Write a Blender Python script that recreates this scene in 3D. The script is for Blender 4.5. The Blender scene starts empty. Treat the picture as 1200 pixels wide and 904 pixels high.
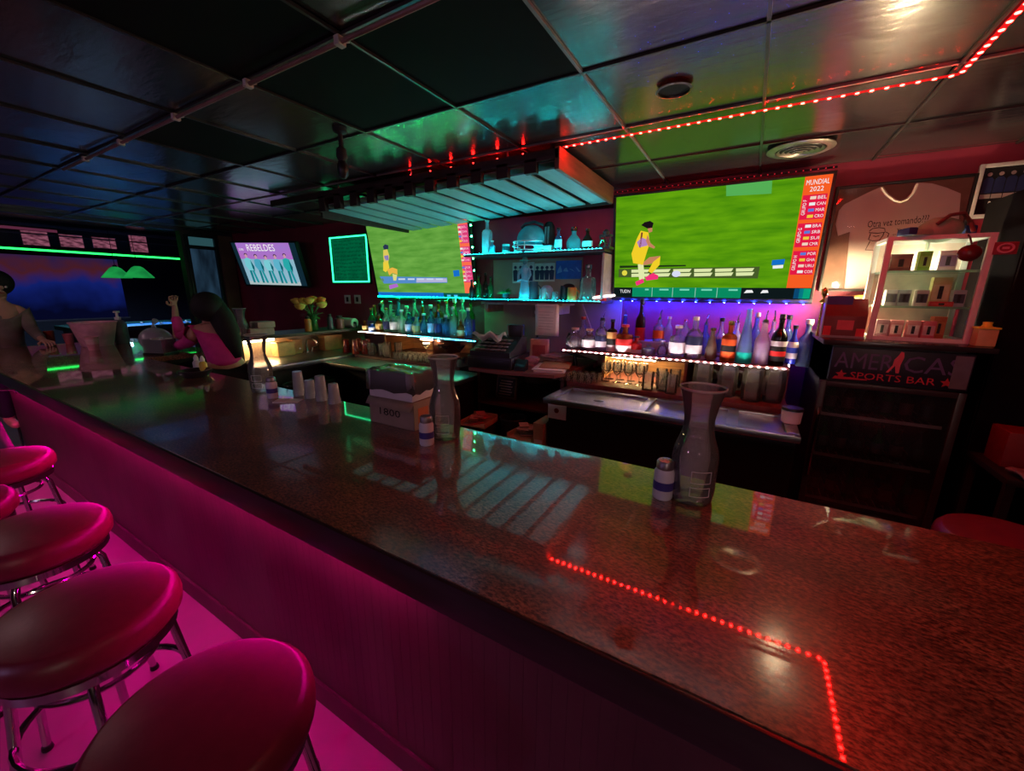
import bpy, bmesh, math, random
from mathutils import Vector, Matrix
rnd = random.Random(7)
PI = math.pi
C = bpy.context.scene.collection

# ------------------------------------------------------------------ camera
FPX = 467.2
EYE = Vector((0, 0, 1.62))
def cam_axes(yaw, pitch, roll):
    yaw, pitch, roll = (math.radians(a) for a in (yaw, pitch, roll))
    fwd = Vector((-math.sin(yaw), math.cos(yaw), 0)); rt = Vector((math.cos(yaw), math.sin(yaw), 0)); up = Vector((0, 0, 1))
    f2 = fwd*math.cos(pitch) - up*math.sin(pitch); u2 = up*math.cos(pitch) + fwd*math.sin(pitch)
    r3 = rt*math.cos(roll) + u2*math.sin(roll); u3 = u2*math.cos(roll) - rt*math.sin(roll)
    return r3, u3, f2
CR, CU, CF = cam_axes(30.32, 13.34, 0.475)
cam_data = bpy.data.cameras.new('camera'); cam = bpy.data.objects.new('camera', cam_data); C.objects.link(cam)
cam_data.sensor_width = 36; cam_data.lens = FPX*36/1200; cam_data.clip_start = 0.02
cam.matrix_world = Matrix(((CR.x, CU.x, -CF.x, EYE.x), (CR.y, CU.y, -CF.y, EYE.y), (CR.z, CU.z, -CF.z, EYE.z), (0, 0, 0, 1)))
bpy.context.scene.camera = cam
def ray(px, py): return CR*((px-600)/FPX) - CU*((py-452)/FPX) + CF
def at(px, py, X=None, Y=None, Z=None):
    """the point seen in the photograph at px,py on a real plane of the room"""
    d = ray(px, py)
    if X is not None: t = (X-EYE.x)/d.x
    elif Y is not None: t = (Y-EYE.y)/d.y
    else: t = (Z-EYE.z)/d.z
    return EYE + d*t
def metres(px, P): return px*((P-EYE).dot(CF))/FPX

# ------------------------------------------------------------------ materials
def lin(c):
    c /= 255.0
    return c/12.92 if c <= 0.04045 else ((c+0.055)/1.055)**2.4
def rgb(r, g, b): return (lin(r), lin(g), lin(b), 1)
MATS = {}
def mat(name, col, rough=0.5, metal=0.0, var=0.15, scale=18, bump=0.0, bscale=60, spec=0.5, trans=0.0, ior=1.45, coat=0.0, stretch=None, alpha=None):
    if name in MATS: return MATS[name]
    m = bpy.data.materials.new(name); m.use_nodes = True; nt = m.node_tree; p = nt.nodes['Principled BSDF']
    tc = nt.nodes.new('ShaderNodeTexCoord'); src = tc.outputs['Object']
    if stretch:
        mp = nt.nodes.new('ShaderNodeMapping'); mp.inputs['Scale'].default_value = stretch
        nt.links.new(src, mp.inputs['Vector']); src = mp.outputs['Vector']
    n = nt.nodes.new('ShaderNodeTexNoise'); n.inputs['Scale'].default_value = scale; n.inputs['Detail'].default_value = 4
    nt.links.new(src, n.inputs['Vector'])
    r = nt.nodes.new('ShaderNodeValToRGB'); r.color_ramp.elements[0].position = .3; r.color_ramp.elements[1].position = .7
    r.color_ramp.elements[0].color = tuple(max(0, c*(1-var)) for c in col[:3])+(1,)
    r.color_ramp.elements[1].color = tuple(min(1, c*(1+var)) for c in col[:3])+(1,)
    nt.links.new(n.outputs['Fac'], r.inputs['Fac']); nt.links.new(r.outputs['Color'], p.inputs['Base Color'])
    p.inputs['Roughness'].default_value = rough; p.inputs['Metallic'].default_value = metal
    p.inputs['Specular IOR Level'].default_value = spec; p.inputs['IOR'].default_value = ior
    p.inputs['Transmission Weight'].default_value = trans; p.inputs['Coat Weight'].default_value = coat
    if alpha is not None: p.inputs['Alpha'].default_value = alpha
    if bump:
        b = nt.nodes.new('ShaderNodeBump'); b.inputs['Strength'].default_value = bump; b.inputs['Distance'].default_value = .01
        n2 = nt.nodes.new('ShaderNodeTexNoise'); n2.inputs['Scale'].default_value = bscale; n2.inputs['Detail'].default_value = 3
        nt.links.new(src, n2.inputs['Vector']); nt.links.new(n2.outputs['Fac'], b.inputs['Height']); nt.links.new(b.outputs['Normal'], p.inputs['Normal'])
    MATS[name] = m
    return m
def glow(name, col, strength=1.0, var=0.0, scale=8, stretch=(1, 1, 1), col2=None):
    if name in MATS: return MATS[name]
    m = bpy.data.materials.new(name); m.use_nodes = True; nt = m.node_tree
    nt.nodes.remove(nt.nodes['Principled BSDF'])
    e = nt.nodes.new('ShaderNodeEmission'); nt.links.new(e.outputs[0], nt.nodes['Material Output'].inputs['Surface'])
    e.inputs['Strength'].default_value = strength; e.inputs['Color'].default_value = tuple(col[:3])+(1,)
    if var or col2:
        tc = nt.nodes.new('ShaderNodeTexCoord'); mp = nt.nodes.new('ShaderNodeMapping'); mp.inputs['Scale'].default_value = stretch
        n = nt.nodes.new('ShaderNodeTexNoise'); n.inputs['Scale'].default_value = scale; n.inputs['Detail'].default_value = 3
        r = nt.nodes.new('ShaderNodeValToRGB'); r.color_ramp.elements[0].position = .3; r.color_ramp.elements[1].position = .7
        a = col2 or tuple(c*(1-var) for c in col[:3])
        r.color_ramp.elements[0].color = tuple(a[:3])+(1,); r.color_ramp.elements[1].color = tuple(min(1, c*(1+var)) for c in col[:3])+(1,)
        nt.links.new(tc.outputs['Object'], mp.inputs[0]); nt.links.new(mp.outputs[0], n.inputs['Vector'])
        nt.links.new(n.outputs['Fac'], r.inputs['Fac']); nt.links.new(r.outputs['Color'], e.inputs['Color'])
    MATS[name] = m
    return m
def screen_col(r, g, b): return glow('screen_%d_%d_%d' % (r, g, b), rgb(r, g, b), 1.0)

# ------------------------------------------------------------------ mesh builder
class MB:
    def __init__(s): s.v = []; s.f = []; s.m = []
    def add(s, vs, fs, mat=0, M=None):
        o = len(s.v)
        s.v += [tuple((M @ Vector(v)) if M else v) for v in vs]
        s.f += [tuple(i+o for i in f) for f in fs]; s.m += [mat]*len(fs)
        return s
    def box(s, lo, hi, mat=0, M=None, bev=0.0):
        lo, hi = [min(a, b) for a, b in zip(lo, hi)], [max(a, b) for a, b in zip(lo, hi)]
        b = min(bev, .45*min(h-l for l, h in zip(lo, hi)))
        if b <= 0:
            x0, y0, z0 = lo; x1, y1, z1 = hi
            vs = [(x0,y0,z0),(x1,y0,z0),(x1,y1,z0),(x0,y1,z0),(x0,y0,z1),(x1,y0,z1),(x1,y1,z1),(x0,y1,z1)]
            return s.add(vs, [(0,3,2,1),(4,5,6,7),(0,1,5,4),(1,2,6,5),(2,3,7,6),(3,0,4,7)], mat, M)
        bm = bmesh.new(); bmesh.ops.create_cube(bm, size=1)
        for v in bm.verts: v.co = Vector([(l+h)/2 + c*(h-l) for l, h, c in zip(lo, hi, v.co)])
        bmesh.ops.bevel(bm, geom=list(bm.edges), offset=b, segments=2, affect='EDGES', profile=.6)
        bm.verts.ensure_lookup_table(); bm.verts.index_update()
        s.add([v.co[:] for v in bm.verts], [tuple(v.index for v in f.verts) for f in bm.faces], mat, M); bm.free()
        return s
    def lathe(s, prof, n=20, c=(0, 0, 0), mat=0, M=None, caps=True, sx=1, sy=1):
        vs = []; fs = []
        for r, z in prof:
            for i in range(n):
                a = 2*PI*i/n; vs.append((c[0]+r*sx*math.cos(a), c[1]+r*sy*math.sin(a), c[2]+z))
        for k in range(len(prof)-1):
            for i in range(n):
                j = (i+1) % n; fs.append((k*n+i, k*n+j, (k+1)*n+j, (k+1)*n+i))
        if caps:
            if prof[0][0] > 1e-5: fs.append(tuple(reversed(range(n))))
            if prof[-1][0] > 1e-5: fs.append(tuple((len(prof)-1)*n+i for i in range(n)))
        return s.add(vs, fs, mat, M)
    def tube(s, pts, r, n=8, mat=0, M=None, closed=False):
        pts = [Vector(p) for p in pts]; N = len(pts); rs = r if isinstance(r, (list, tuple)) else [r]*N
        vs = []; fs = []; prev = None
        for i, p in enumerate(pts):
            if closed: t = pts[(i+1) % N]-pts[i-1]
            else: t = pts[min(i+1, N-1)]-pts[max(i-1, 0)]
            t.normalize()
            if prev is None:
                a = Vector((0, 0, 1)) if abs(t.z) < .9 else Vector((1, 0, 0))
                u = t.cross(a).normalized()
            else: u = (prev - t*prev.dot(t)).normalized()
            prev = u; w = t.cross(u)
            for k in range(n):
                a = 2*PI*k/n; vs.append((p+(u*math.cos(a)+w*math.sin(a))*rs[i])[:])
        for i in range(N if closed else N-1):
            j = (i+1) % N
            for k in range(n):
                l = (k+1) % n; fs.append((i*n+k, i*n+l, j*n+l, j*n+k))
        if not closed: fs += [tuple(reversed(range(n))), tuple((N-1)*n+k for k in range(n))]
        return s.add(vs, fs, mat, M)
    def prism(s, poly, d0, d1, mat=0, M=None, axis='y'):
        """poly in (a,b); extruded from d0 to d1 along the axis"""
        n = len(poly)
        def V(a, b, d): return {'y': (a, d, b), 'z': (a, b, d), 'x': (d, a, b)}[axis]
        vs = [V(a, b, d0) for a, b in poly] + [V(a, b, d1) for a, b in poly]
        fs = [tuple(range(n)), tuple(reversed(range(n, 2*n)))] + [(i, n+i, n+(i+1) % n, (i+1) % n) for i in range(n)]
        return s.add(vs, fs, mat, M)
    def ball(s, c, r, mat=0, seg=12, rings=8, sc=(1, 1, 1), M=None):
        prof = [(max(1e-6, r*math.sin(PI*i/rings)), -r*math.cos(PI*i/rings)*sc[2]) for i in range(rings+1)]
        return s.lathe(prof, seg, c, mat, M, False, sc[0], sc[1])
    def text(s, body, w, h, mat=0, M=None, depth=.0006):
        """lettering fitted into w x h, lying in the x,z plane and facing -y, centred"""
        vs, fs = text_geo(body)
        x0, x1, y0, y1 = min(v[0] for v in vs), max(v[0] for v in vs), min(v[1] for v in vs), max(v[1] for v in vs)
        sx = w/(x1-x0); sz = h/(y1-y0)
        return s.add([((v[0]-(x0+x1)/2)*sx, -depth, (v[1]-(y0+y1)/2)*sz) for v in vs], fs, mat, M)
    def build(s, name, mats, parent=None, loc=None, sharp=38, smooth=True):
        if not isinstance(mats, (list, tuple)): mats = [mats]
        me = bpy.data.meshes.new(name); me.from_pydata(s.v, [], s.f)
        for m in mats: me.materials.append(m)
        me.polygons.foreach_set('material_index', s.m)
        bm = bmesh.new(); bm.from_mesh(me); bmesh.ops.recalc_face_normals(bm, faces=bm.faces); bm.to_mesh(me); bm.free()
        if smooth:
            me.polygons.foreach_set('use_smooth', [True]*len(me.polygons)); me.set_sharp_from_angle(angle=math.radians(sharp))
        me.update()
        o = bpy.data.objects.new(name, me); C.objects.link(o)
        if parent: o.parent = parent
        if loc is not None: o.location = loc
        return o
_txt = {}
def text_geo(body):
    if body in _txt: return _txt[body]
    cu = bpy.data.curves.new('lettering', 'FONT'); cu.body = body; cu.resolution_u = 2
    o = bpy.data.objects.new('lettering', cu); C.objects.link(o)
    dg = bpy.context.evaluated_depsgraph_get(); me = bpy.data.meshes.new_from_object(o.evaluated_get(dg))
    r = ([v.co[:] for v in me.vertices], [tuple(p.vertices) for p in me.polygons])
    bpy.data.objects.remove(o); bpy.data.curves.remove(cu); bpy.data.meshes.remove(me)
    _txt[body] = r
    return r

# ------------------------------------------------------------------ things
def tag(o, label=None, cat=None, group=None, kind=None):
    if label: o['label'] = label
    if cat: o['category'] = cat
    if group: o['group'] = group
    if kind: o['kind'] = kind
    return o
def thing(name, label, cat, loc=(0, 0, 0), rz=0, group=None, M=None):
    o = bpy.data.objects.new(name, None); C.objects.link(o); o.empty_display_size = .05
    if M is not None: o.matrix_world = M
    else: o.location = loc; o.rotation_euler = (0, 0, rz)
    return tag(o, label, cat, group)
def dup(root, loc, rz=None, label=None, group=None, z_scale=None):
    r = root.copy(); C.objects.link(r); r.location = loc
    if rz is not None: r.rotation_euler = (0, 0, rz)
    if label: r['label'] = label
    if group: r['group'] = group
    for ch in list(root.children):
        c = ch.copy(); C.objects.link(c); c.parent = r
        for g in list(ch.children):
            d = g.copy(); C.objects.link(d); d.parent = c
    return r
def struct(name, mb, m, **k):
    return tag(mb.build(name, m, **k), kind='structure')
T = Matrix.Translation
def Rx(a): return Matrix.Rotation(a, 4, 'X')
def Ry(a): return Matrix.Rotation(a, 4, 'Y')
def Rz(a): return Matrix.Rotation(a, 4, 'Z')

# ------------------------------------------------------------------ palette
def clear(name, tint, haze=.12, rough=.03, ior=1.5, hazecol=None):
    """thin glass: light passes through tinted, the surface mirrors by Fresnel, a little body colour"""
    if name in MATS: return MATS[name]
    m = bpy.data.materials.new(name); m.use_nodes = True; nt = m.node_tree; nt.nodes.remove(nt.nodes['Principled BSDF'])
    N = nt.nodes.new; L = nt.links.new
    tr = N('ShaderNodeBsdfTransparent'); tr.inputs[0].default_value = tuple(tint[:3])+(1,)
    df = N('ShaderNodeBsdfDiffuse'); tl = N('ShaderNodeBsdfTranslucent'); gl = N('ShaderNodeBsdfGlossy'); gl.inputs['Roughness'].default_value = rough
    tc = N('ShaderNodeTexCoord'); nz = N('ShaderNodeTexNoise'); nz.inputs['Scale'].default_value = 25; rp = N('ShaderNodeValToRGB')
    hc = hazecol or tint; rp.color_ramp.elements[0].color = tuple(c*.85 for c in hc[:3])+(1,); rp.color_ramp.elements[1].color = tuple(min(1, c*1.1) for c in hc[:3])+(1,)
    L(tc.outputs['Object'], nz.inputs['Vector']); L(nz.outputs['Fac'], rp.inputs['Fac']); L(rp.outputs['Color'], df.inputs['Color']); L(rp.outputs['Color'], tl.inputs['Color'])
    m0 = N('ShaderNodeMixShader'); L(df.outputs[0], m0.inputs[1]); L(tl.outputs[0], m0.inputs[2])
    m1 = N('ShaderNodeMixShader'); m1.inputs[0].default_value = haze; L(tr.outputs[0], m1.inputs[1]); L(m0.outputs[0], m1.inputs[2])
    fr = N('ShaderNodeFresnel'); fr.inputs['IOR'].default_value = ior
    m2 = N('ShaderNodeMixShader'); L(fr.outputs[0], m2.inputs[0]); L(m1.outputs[0], m2.inputs[1]); L(gl.outputs[0], m2.inputs[2]); L(m2.outputs[0], nt.nodes['Material Output'].inputs['Surface'])
    MATS[name] = m
    return m
M_black = mat('black_plastic', (.010, .010, .011), .38, bump=.05)
M_matte = mat('matte_black', (.012, .012, .013), .7)
M_chrome = mat('chrome', (.55, .55, .57), .12, 1.0, var=.05)
M_steel = mat('brushed_steel', (.42, .42, .44), .3, 1.0, var=.12, scale=6, stretch=(1, 14, 14), bump=.05)
M_white = mat('white_plastic', (.7, .7, .7), .45, var=.04)
M_paper = mat('white_paper', (.72, .7, .68), .85, var=.06)
M_glass = clear('clear_glass', (.90, .93, .93), .26, hazecol=(.85, .85, .85))
M_ware = clear('drinking_glass', (.93, .95, .94), .10, hazecol=(.85, .85, .82))
M_frost = clear('frosted_glass', (.85, .87, .9), .45, .3, hazecol=(.75, .77, .8))
M_wood = mat('warm_wood', (.33, .17, .07), .5, var=.3, scale=5, stretch=(1, 1, 8))
M_dwood = mat('dark_wood', (.05, .024, .015), .5, var=.3, scale=5, stretch=(1, 8, 8))
M_maroon = mat('maroon_wall_paint', (.30, .026, .06), .55, var=.2, scale=3, bump=.05)
M_graywall = mat('taupe_wall_paint', (.36, .25, .23), .65, var=.12, scale=4, bump=.04)
M_card = mat('brown_cardboard', (.42, .26, .15), .8, var=.1)
M_skin = mat('skin', (.50, .27, .19), .5, var=.06)
M_hair = mat('black_hair', (.006, .005, .005), .75, var=.4, scale=80, stretch=(1, 1, .1))
M_red = mat('red_plastic', (.5, .02, .02), .4)
M_gold = mat('gold_metal', (.7, .45, .12), .25, 1.0)
M_cork = mat('cork', (.5, .3, .17), .8)
M_green_leaf = mat('green_leaf', (.05, .18, .04), .5, var=.4)
M_amber = clear('amber_glass', (.85, .38, .10), .35, hazecol=(.75, .25, .05))
M_brown = clear('brown_glass', (.25, .08, .03), .3, hazecol=(.10, .03, .012))
M_greenglass = clear('green_glass', (.25, .75, .35), .25, hazecol=(.08, .45, .15))
M_blueglass = clear('blue_glass', (.45, .65, .95), .3, hazecol=(.2, .4, .8))
def plain(name, r, g, b, rough=.55, **k): return mat(name, rgb(r, g, b), rough, **k)
# ------------------------------------------------------------------ the setting
XL, XR, YB, YF, ZC = -7.3, 2.5, 3.56, -2.6, 2.44
b = MB(); b.box((-17.3, YF, -.1), (XR, 7.3, 0))
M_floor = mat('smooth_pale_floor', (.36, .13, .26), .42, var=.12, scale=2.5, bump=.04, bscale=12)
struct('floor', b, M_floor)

# ceiling: painted tiles, each lying a little askew in its grid
M_ceil = mat('glossy_black_tile_paint', (.030, .027, .027), .21, var=.4, scale=1.2, bump=.16, bscale=7, spec=.5, ior=1.9, stretch=(1, 3.5, 1))
M_ceil2 = mat('flat_black_tile_paint', (.008, .007, .007), .8, var=.3, scale=2, spec=.1)
b = MB(); S = .615; gx0, gy0 = -.675, 1.055
b.box((XL-.14, YF, ZC+.03), (XR, YB+.1, ZC+.12)); b.box((-17.3, YF, 3.1), (XL-.14, 7.3, 3.2))
for i in range(-21, 6):
    for j in range(-6, 8):
        x, y = gx0+i*S, gy0+j*S
        x1, y1 = min(x+S, XR), min(y+S, 5.6)
        if x < XL-.01 or x1 <= x or y1 <= y or (y >= YB and x > XL) or (x > XL and y1 > YB and y < YB and False): continue
        if x > XL: y1 = min(y1, YB)
        g = .006
        zs = [ZC+.012+rnd.uniform(-.0035, .0035) for _ in range(4)]
        if (i, j) in ((2, 1), (2, 0), (1, 2)): zs[0] -= .008; zs[1] += .006
        b.add([(x+g, y+g, zs[0]), (x1-g, y+g, zs[1]), (x1-g, y1-g, zs[2]), (x+g, y1-g, zs[3])], [(0, 1, 2, 3)], 1 if (i, j) in ((-1, 0), (-2, 0), (-2, -1), (-4, 0)) else 0)
struct('ceiling', b, [M_ceil, M_ceil2], smooth=False)
M_grid = mat('black_ceiling_grid', (.03, .027, .026), .3, var=.4, scale=3)
M_grid2 = mat('worn_grey_grid_rail', (.20, .17, .16), .35, var=.5, scale=4)
b = MB()
for i in range(-10, 6):
    x = gx0+i*S; b.box((x-.006, YF, ZC+.002), (x+.006, YB if x > XL else 5.6, ZC+.012), 1 if i in (0,) else 0)
for j in range(-5, 8):
    y = gy0+j*S
    if y < YB-.05: b.box((XL if y < 2.9 else XL, y-.006, ZC+.002), (XR, y+.006, ZC+.012), 1 if j == 2 else 0)
struct('trim_1', b, [M_grid, M_grid2])

b = MB(); b.box((XL, YB, 0), (XR, YB+.12, ZC+.03))
struct('wall_back', b, M_maroon)
b = MB(); b.box((-2.42, YB-.014, 1.0), (-.97, YB, 1.56)); b.box((-2.3, YB-.02, 1.56), (-1.35, YB, 1.92))
struct('trim_2', b, M_graywall)                      # the taupe panel behind the till and the lower shelf
b = MB(); b.box((XR, YF, 0), (XR+.1, YB, ZC+.03))
M_dark_wall = mat('dark_wall_paint', (.03, .012, .014), .5, var=.2, scale=3)
struct('wall_right', b, M_dark_wall)
b = MB(); b.box((-17.3, YF-.1, 0), (XR, YF, 3.1))
struct('wall_front', b, M_dark_wall)
# left wall: a wide opening to the pool room under a header, a pier with the glass door
M_head = mat('charcoal_header_paint', (.03, .026, .032), .4, var=.3, scale=2)
b = MB(); b.box((XL-.14, YF, ZC+.0), (XL, 2.86, 3.1)); b.box((XL-.14, 2.86, 0), (XL, 2.90, ZC+.03)); b.box((XL-.14, 3.34, 0), (XL, YB+.1, ZC+.03)); b.box((XL-.14, 2.90, 2.40), (XL, 3.34, 3.1)); b.box((XL-.14, 2.86, ZC), (XL-.1, YB+.1, 3.1)); b.box((-14.65, YF, 2.50), (-14.5, 7.2, 3.1)); b.box((-14.6, 5.62, 0), (-14.5, 7.2, 2.5))
struct('wall_left', b, M_head)
b = MB(); b.box((XL-.02, 3.335, 0), (XL+.05, 3.53, 2.42), bev=.008)
struct('trim_3', b, mat('tan_painted_post', (.16, .085, .05), .55, var=.2, scale=6))
b = MB(); b.box((-14.5, YF, 2.98), (-14.42, 7.2, 3.04)); b.box((-14.5, YF, 2.80), (-14.46, 7.2, 2.83))
struct('trim_4', b, mat('grey_header_moulding', (.10, .085, .10), .4))
b = MB(); b.box((-17.3, YF, 0), (-17.2, 7.3, 3.1)); struct('wall_far', b, mat('pool_room_wall_paint', (.02, .018, .04), .5))
b = MB(); b.box((-17.3, 7.2, 0), (XL-.14, 7.3, 3.1)); b.box((XL-.14, YB+.1, 0), (XL, 7.3, 3.1)); struct('wall_back_pool_room', b, mat('pool_room_side_wall_paint', (.015, .014, .03), .5))

# door to the side room: dim teal glass leaf in a dark frame, transom above
fr = MB()
for y0, y1 in ((2.905, 2.95), (3.29, 3.335)): fr.box((XL-.10, y0, 0), (XL+.012, y1, 2.40), bev=.004)
fr.box((XL-.10, 2.95, 2.20), (XL+.012, 3.29, 2.25), bev=.004); fr.box((XL-.10, 2.95, 2.37), (XL+.012, 3.29, 2.40), bev=.004); fr.box((XL-.10, 2.95, 0), (XL+.012, 3.29, .25), bev=.004)
d = tag(fr.build('door_1', mat('dark_teal_door_frame', (.02, .03, .035), .4)), kind='structure')
g = MB(); g.box((XL-.05, 2.95, .25), (XL-.04, 3.29, 2.20)); g.build('door_glass', glow('dim_lit_door_glass', rgb(38, 62, 82), .8, scale=2.2, stretch=(1, 3, .8), col2=rgb(10, 16, 26)), d)
g = MB(); g.box((XL-.05, 2.95, 2.25), (XL-.04, 3.29, 2.37)); g.build('transom_glass', glow('dim_lit_transom', rgb(45, 82, 88), .8), d)
g = MB(); g.tube([(XL+.012, 2.97, 1.0), (XL+.05, 2.97, 1.02), (XL+.05, 2.97, 1.2), (XL+.012, 2.97, 1.22)], .009); g.build('door_handle', M_chrome, d)

# ------------------------------------------------------------------ LED helpers
GLOWS = {}
def led_strip(name, label, pts, step, col, strength, nrm, size=.006, tape=M_matte, group=None, part=True, w=.012, twist=False):
    """a tape with its diodes, one diode a part of the strip"""
    t = thing(name, label, 'led strip', pts[0], group=group)
    P0 = Vector(pts[0]); nrm = Vector(nrm).normalized(); tb = MB(); P = [Vector(p)-P0 for p in pts]
    for a, c in zip(P, P[1:]):
        dr = (c-a).normalized(); sd = dr.cross(nrm).normalized()*w/2; n2 = nrm*.0025
        vs = [a-sd-n2, a+sd-n2, c+sd-n2, c-sd-n2, a-sd, a+sd, c+sd, c-sd]
        tb.add([v[:] for v in vs], [(0, 3, 2, 1), (4, 5, 6, 7), (0, 1, 5, 4), (1, 2, 6, 5), (2, 3, 7, 6), (3, 0, 4, 7)])
    tb.build('tape', tape, t)
    m = glow('diode_%s' % name, col, strength)
    dm = MB(); dm.lathe([(size, 0), (size*.85, size*.3), (size*.4, size*.45), (0.0001, size*.5)], 6, caps=False)
    first = None; k = 0; extra = MB(); rest = 0; q = Vector((0, 0, 1)).rotation_difference(nrm)
    for a, c in zip(P, P[1:]):
        L = (c-a).length; n = max(1, int(round(L/step)))
        for i in range(n):
            p = a.lerp(c, (i+.5)/n)
            if first is None:
                first = dm.build('diode', m, t); first.rotation_mode = 'QUATERNION'; first.rotation_quaternion = q; first.location = p
            elif k < 100:
                o = first.copy(); C.objects.link(o); o.parent = t; o.location = p
            else:
                extra.add([(T(p) @ q.to_matrix().to_4x4() @ Vector(v))[:] for v in dm.v], dm.f); rest += 1
            k += 1
    if rest: tag(extra.build('diodes', m, t), kind='stuff')
    return t
def tube_strip(name, label, pts, r, col, strength, cat='led strip', closed=False):
    t = thing(name, label, cat, pts[0]); P0 = Vector(pts[0])
    b = MB(); b.tube([Vector(p)-P0 for p in pts], r, 8, closed=closed); b.build('light_tube', glow('glow_%s_%d' % (name, len(MATS)), col, strength), t)
    return t

# red ceiling strip: straight along the room, then a corner towards the customers
led_strip('red_led_strip', 'red LED strip along the ceiling turning a corner at the right', [(-1.05, 2.355, ZC-.008), (.575, 2.355, ZC-.008), (.57, 1.0, ZC-.008)], .0465, (1, .004, .003), 330, (0, 0, -1), .0085, glow('red_tape_glow', (1, .015, .015), .8), w=.018)
# green tube at the foot of the header above the pool room opening
t = thing('green_led_strip', 'bright green LED strip along the header over the pool room opening', 'led strip', (-14.47, 5.56, 2.45))
b = MB(); b.tube([(0, 0, 0), (0, -7.6, .035)], .021); b.build('light_tube', glow('green_tube_glow', (.02, 1, .12), 3.0), t)
b = MB(); b.box((-.03, -7.65, .05), (.04, .02, .07)); b.box((-.03, -7.65, -.022), (-.022, .02, .05)); b.build('channel', M_matte, t)  # top lip added as a shield to keep green light off the ceiling
# magenta strip hidden under the lip of the bar
t = thing('magenta_led_strip', 'magenta LED strip under the overhang of the bar front', 'led strip', (-5.65, .67, .858))
b = MB(); b.box((0, -.006, -.010), (4.9, .006, -.002)); b.build('light_tube', glow('magenta_tube_glow', (1, .0, .38), 95), t)
b = MB(); b.box((0, -.012, -.002), (4.9, .040, .002)); b.build('channel', M_matte, t)

# ------------------------------------------------------------------ the bar
bar = thing('bar_counter', 'long L-shaped bar with polished red-brown granite top', 'bar counter', (-1, .9, 0))
O = Vector((-1, .9, 0))
def rel(mb, o=O):
    mb.v = [(v[0]-o[0], v[1]-o[1], v[2]-o[2]) for v in mb.v]; return mb
M_gran = bpy.data.materials.new('red_brown_granite'); M_gran.use_nodes = True
nt = M_gran.node_tree; p = nt.nodes['Principled BSDF']; tc = nt.nodes.new('ShaderNodeTexCoord')
def noise(sc, det, ramp):
    n = nt.nodes.new('ShaderNodeTexNoise'); n.inputs['Scale'].default_value = sc; n.inputs['Detail'].default_value = det; n.inputs['Roughness'].default_value = .65
    r = nt.nodes.new('ShaderNodeValToRGB'); r.color_ramp.elements[0].position = ramp[0]; r.color_ramp.elements[1].position = ramp[1]
    mp = nt.nodes.new('ShaderNodeMapping'); mp.inputs['Rotation'].default_value = (0, 0, .5); mp.inputs['Scale'].default_value = (1, 1.9, 1)
    nt.links.new(tc.outputs['Object'], mp.inputs[0]); nt.links.new(mp.outputs[0], n.inputs['Vector']); nt.links.new(n.outputs['Fac'], r.inputs['Fac']); return r
r1 = noise(85, 6, (.40, .62)); r1.color_ramp.elements[0].color = (.045, .018, .012, 1); r1.color_ramp.elements[1].color = (.36, .145, .085, 1)
r2 = noise(7, 3, (.35, .7)); r2.color_ramp.elements[0].color = (.55, .5, .48, 1); r2.color_ramp.elements[1].color = (1.15, 1.05, 1.0, 1)
mx = nt.nodes.new('ShaderNodeMix'); mx.data_type = 'RGBA'; mx.blend_type = 'MULTIPLY'; mx.inputs['Factor'].default_value = 1
nt.links.new(r1.outputs['Color'], mx.inputs['A']); nt.links.new(r2.outputs['Color'], mx.inputs['B']); nt.links.new(mx.outputs['Result'], p.inputs['Base Color'])
p.inputs['Roughness'].default_value = .30; p.inputs['Coat Weight'].default_value = 1; p.inputs['Coat Roughness'].default_value = .03; p.inputs['Coat IOR'].default_value = 1.8; p.inputs['Specular IOR Level'].default_value = .4
b = MB(); b.prism([(-5.9, .517), (2.3, .517), (2.3, 1.246), (-4.15, 1.246), (-4.15, 1.75), (-5.9, 1.75)], 1.03, 1.07, axis='z'); rel(b).build('countertop', M_gran, bar)
M_edge = mat('dark_stained_edge', (.022, .012, .016), .28, var=.3, scale=5, stretch=(1, 8, 8))
b = MB(); b.box((-5.92, .508, .991), (2.3, .518, 1.068), bev=.003); b.box((-5.92, .517, .991), (-5.9, 1.75, 1.068), bev=.003); rel(b).build('edge_moulding', M_edge, bar)
b = MB(); b.box((-5.9, .517, 1.0), (2.3, 1.24, 1.03)); b.box((-5.9, 1.24, 1.0), (-4.15, 1.75, 1.03)); rel(b).build('underlay', M_matte, bar)
M_panel = mat('dark_plum_bar_front', (.085, .03, .04), .42, var=.2, scale=6, stretch=(1, 1, .5), bump=.05)
b = MB(); b.box((-5.7, .72, 0), (2.3, .78, 1.0))
for i in range(200): b.box((-5.7+i*.04, .7192, .10), (-5.7+i*.04+.0392, .722, .98))
b.box((-5.7, .708, 0), (2.3, .724, .10)); b.box((-5.7, .72, 0), (-5.64, 1.7, 1.0)); rel(b).build('front_panel', M_panel, bar)
b = MB(); b.box((-5.6, 1.14, 0), (2.3, 1.18, 1.0)); b.box((-4.27, 1.18, 0), (-4.23, 1.7, 1.0)); b.box((-2.9, 1.18, .62), (2.3, 1.42, .66)); rel(b).build('back_panel', M_matte, bar)

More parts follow.
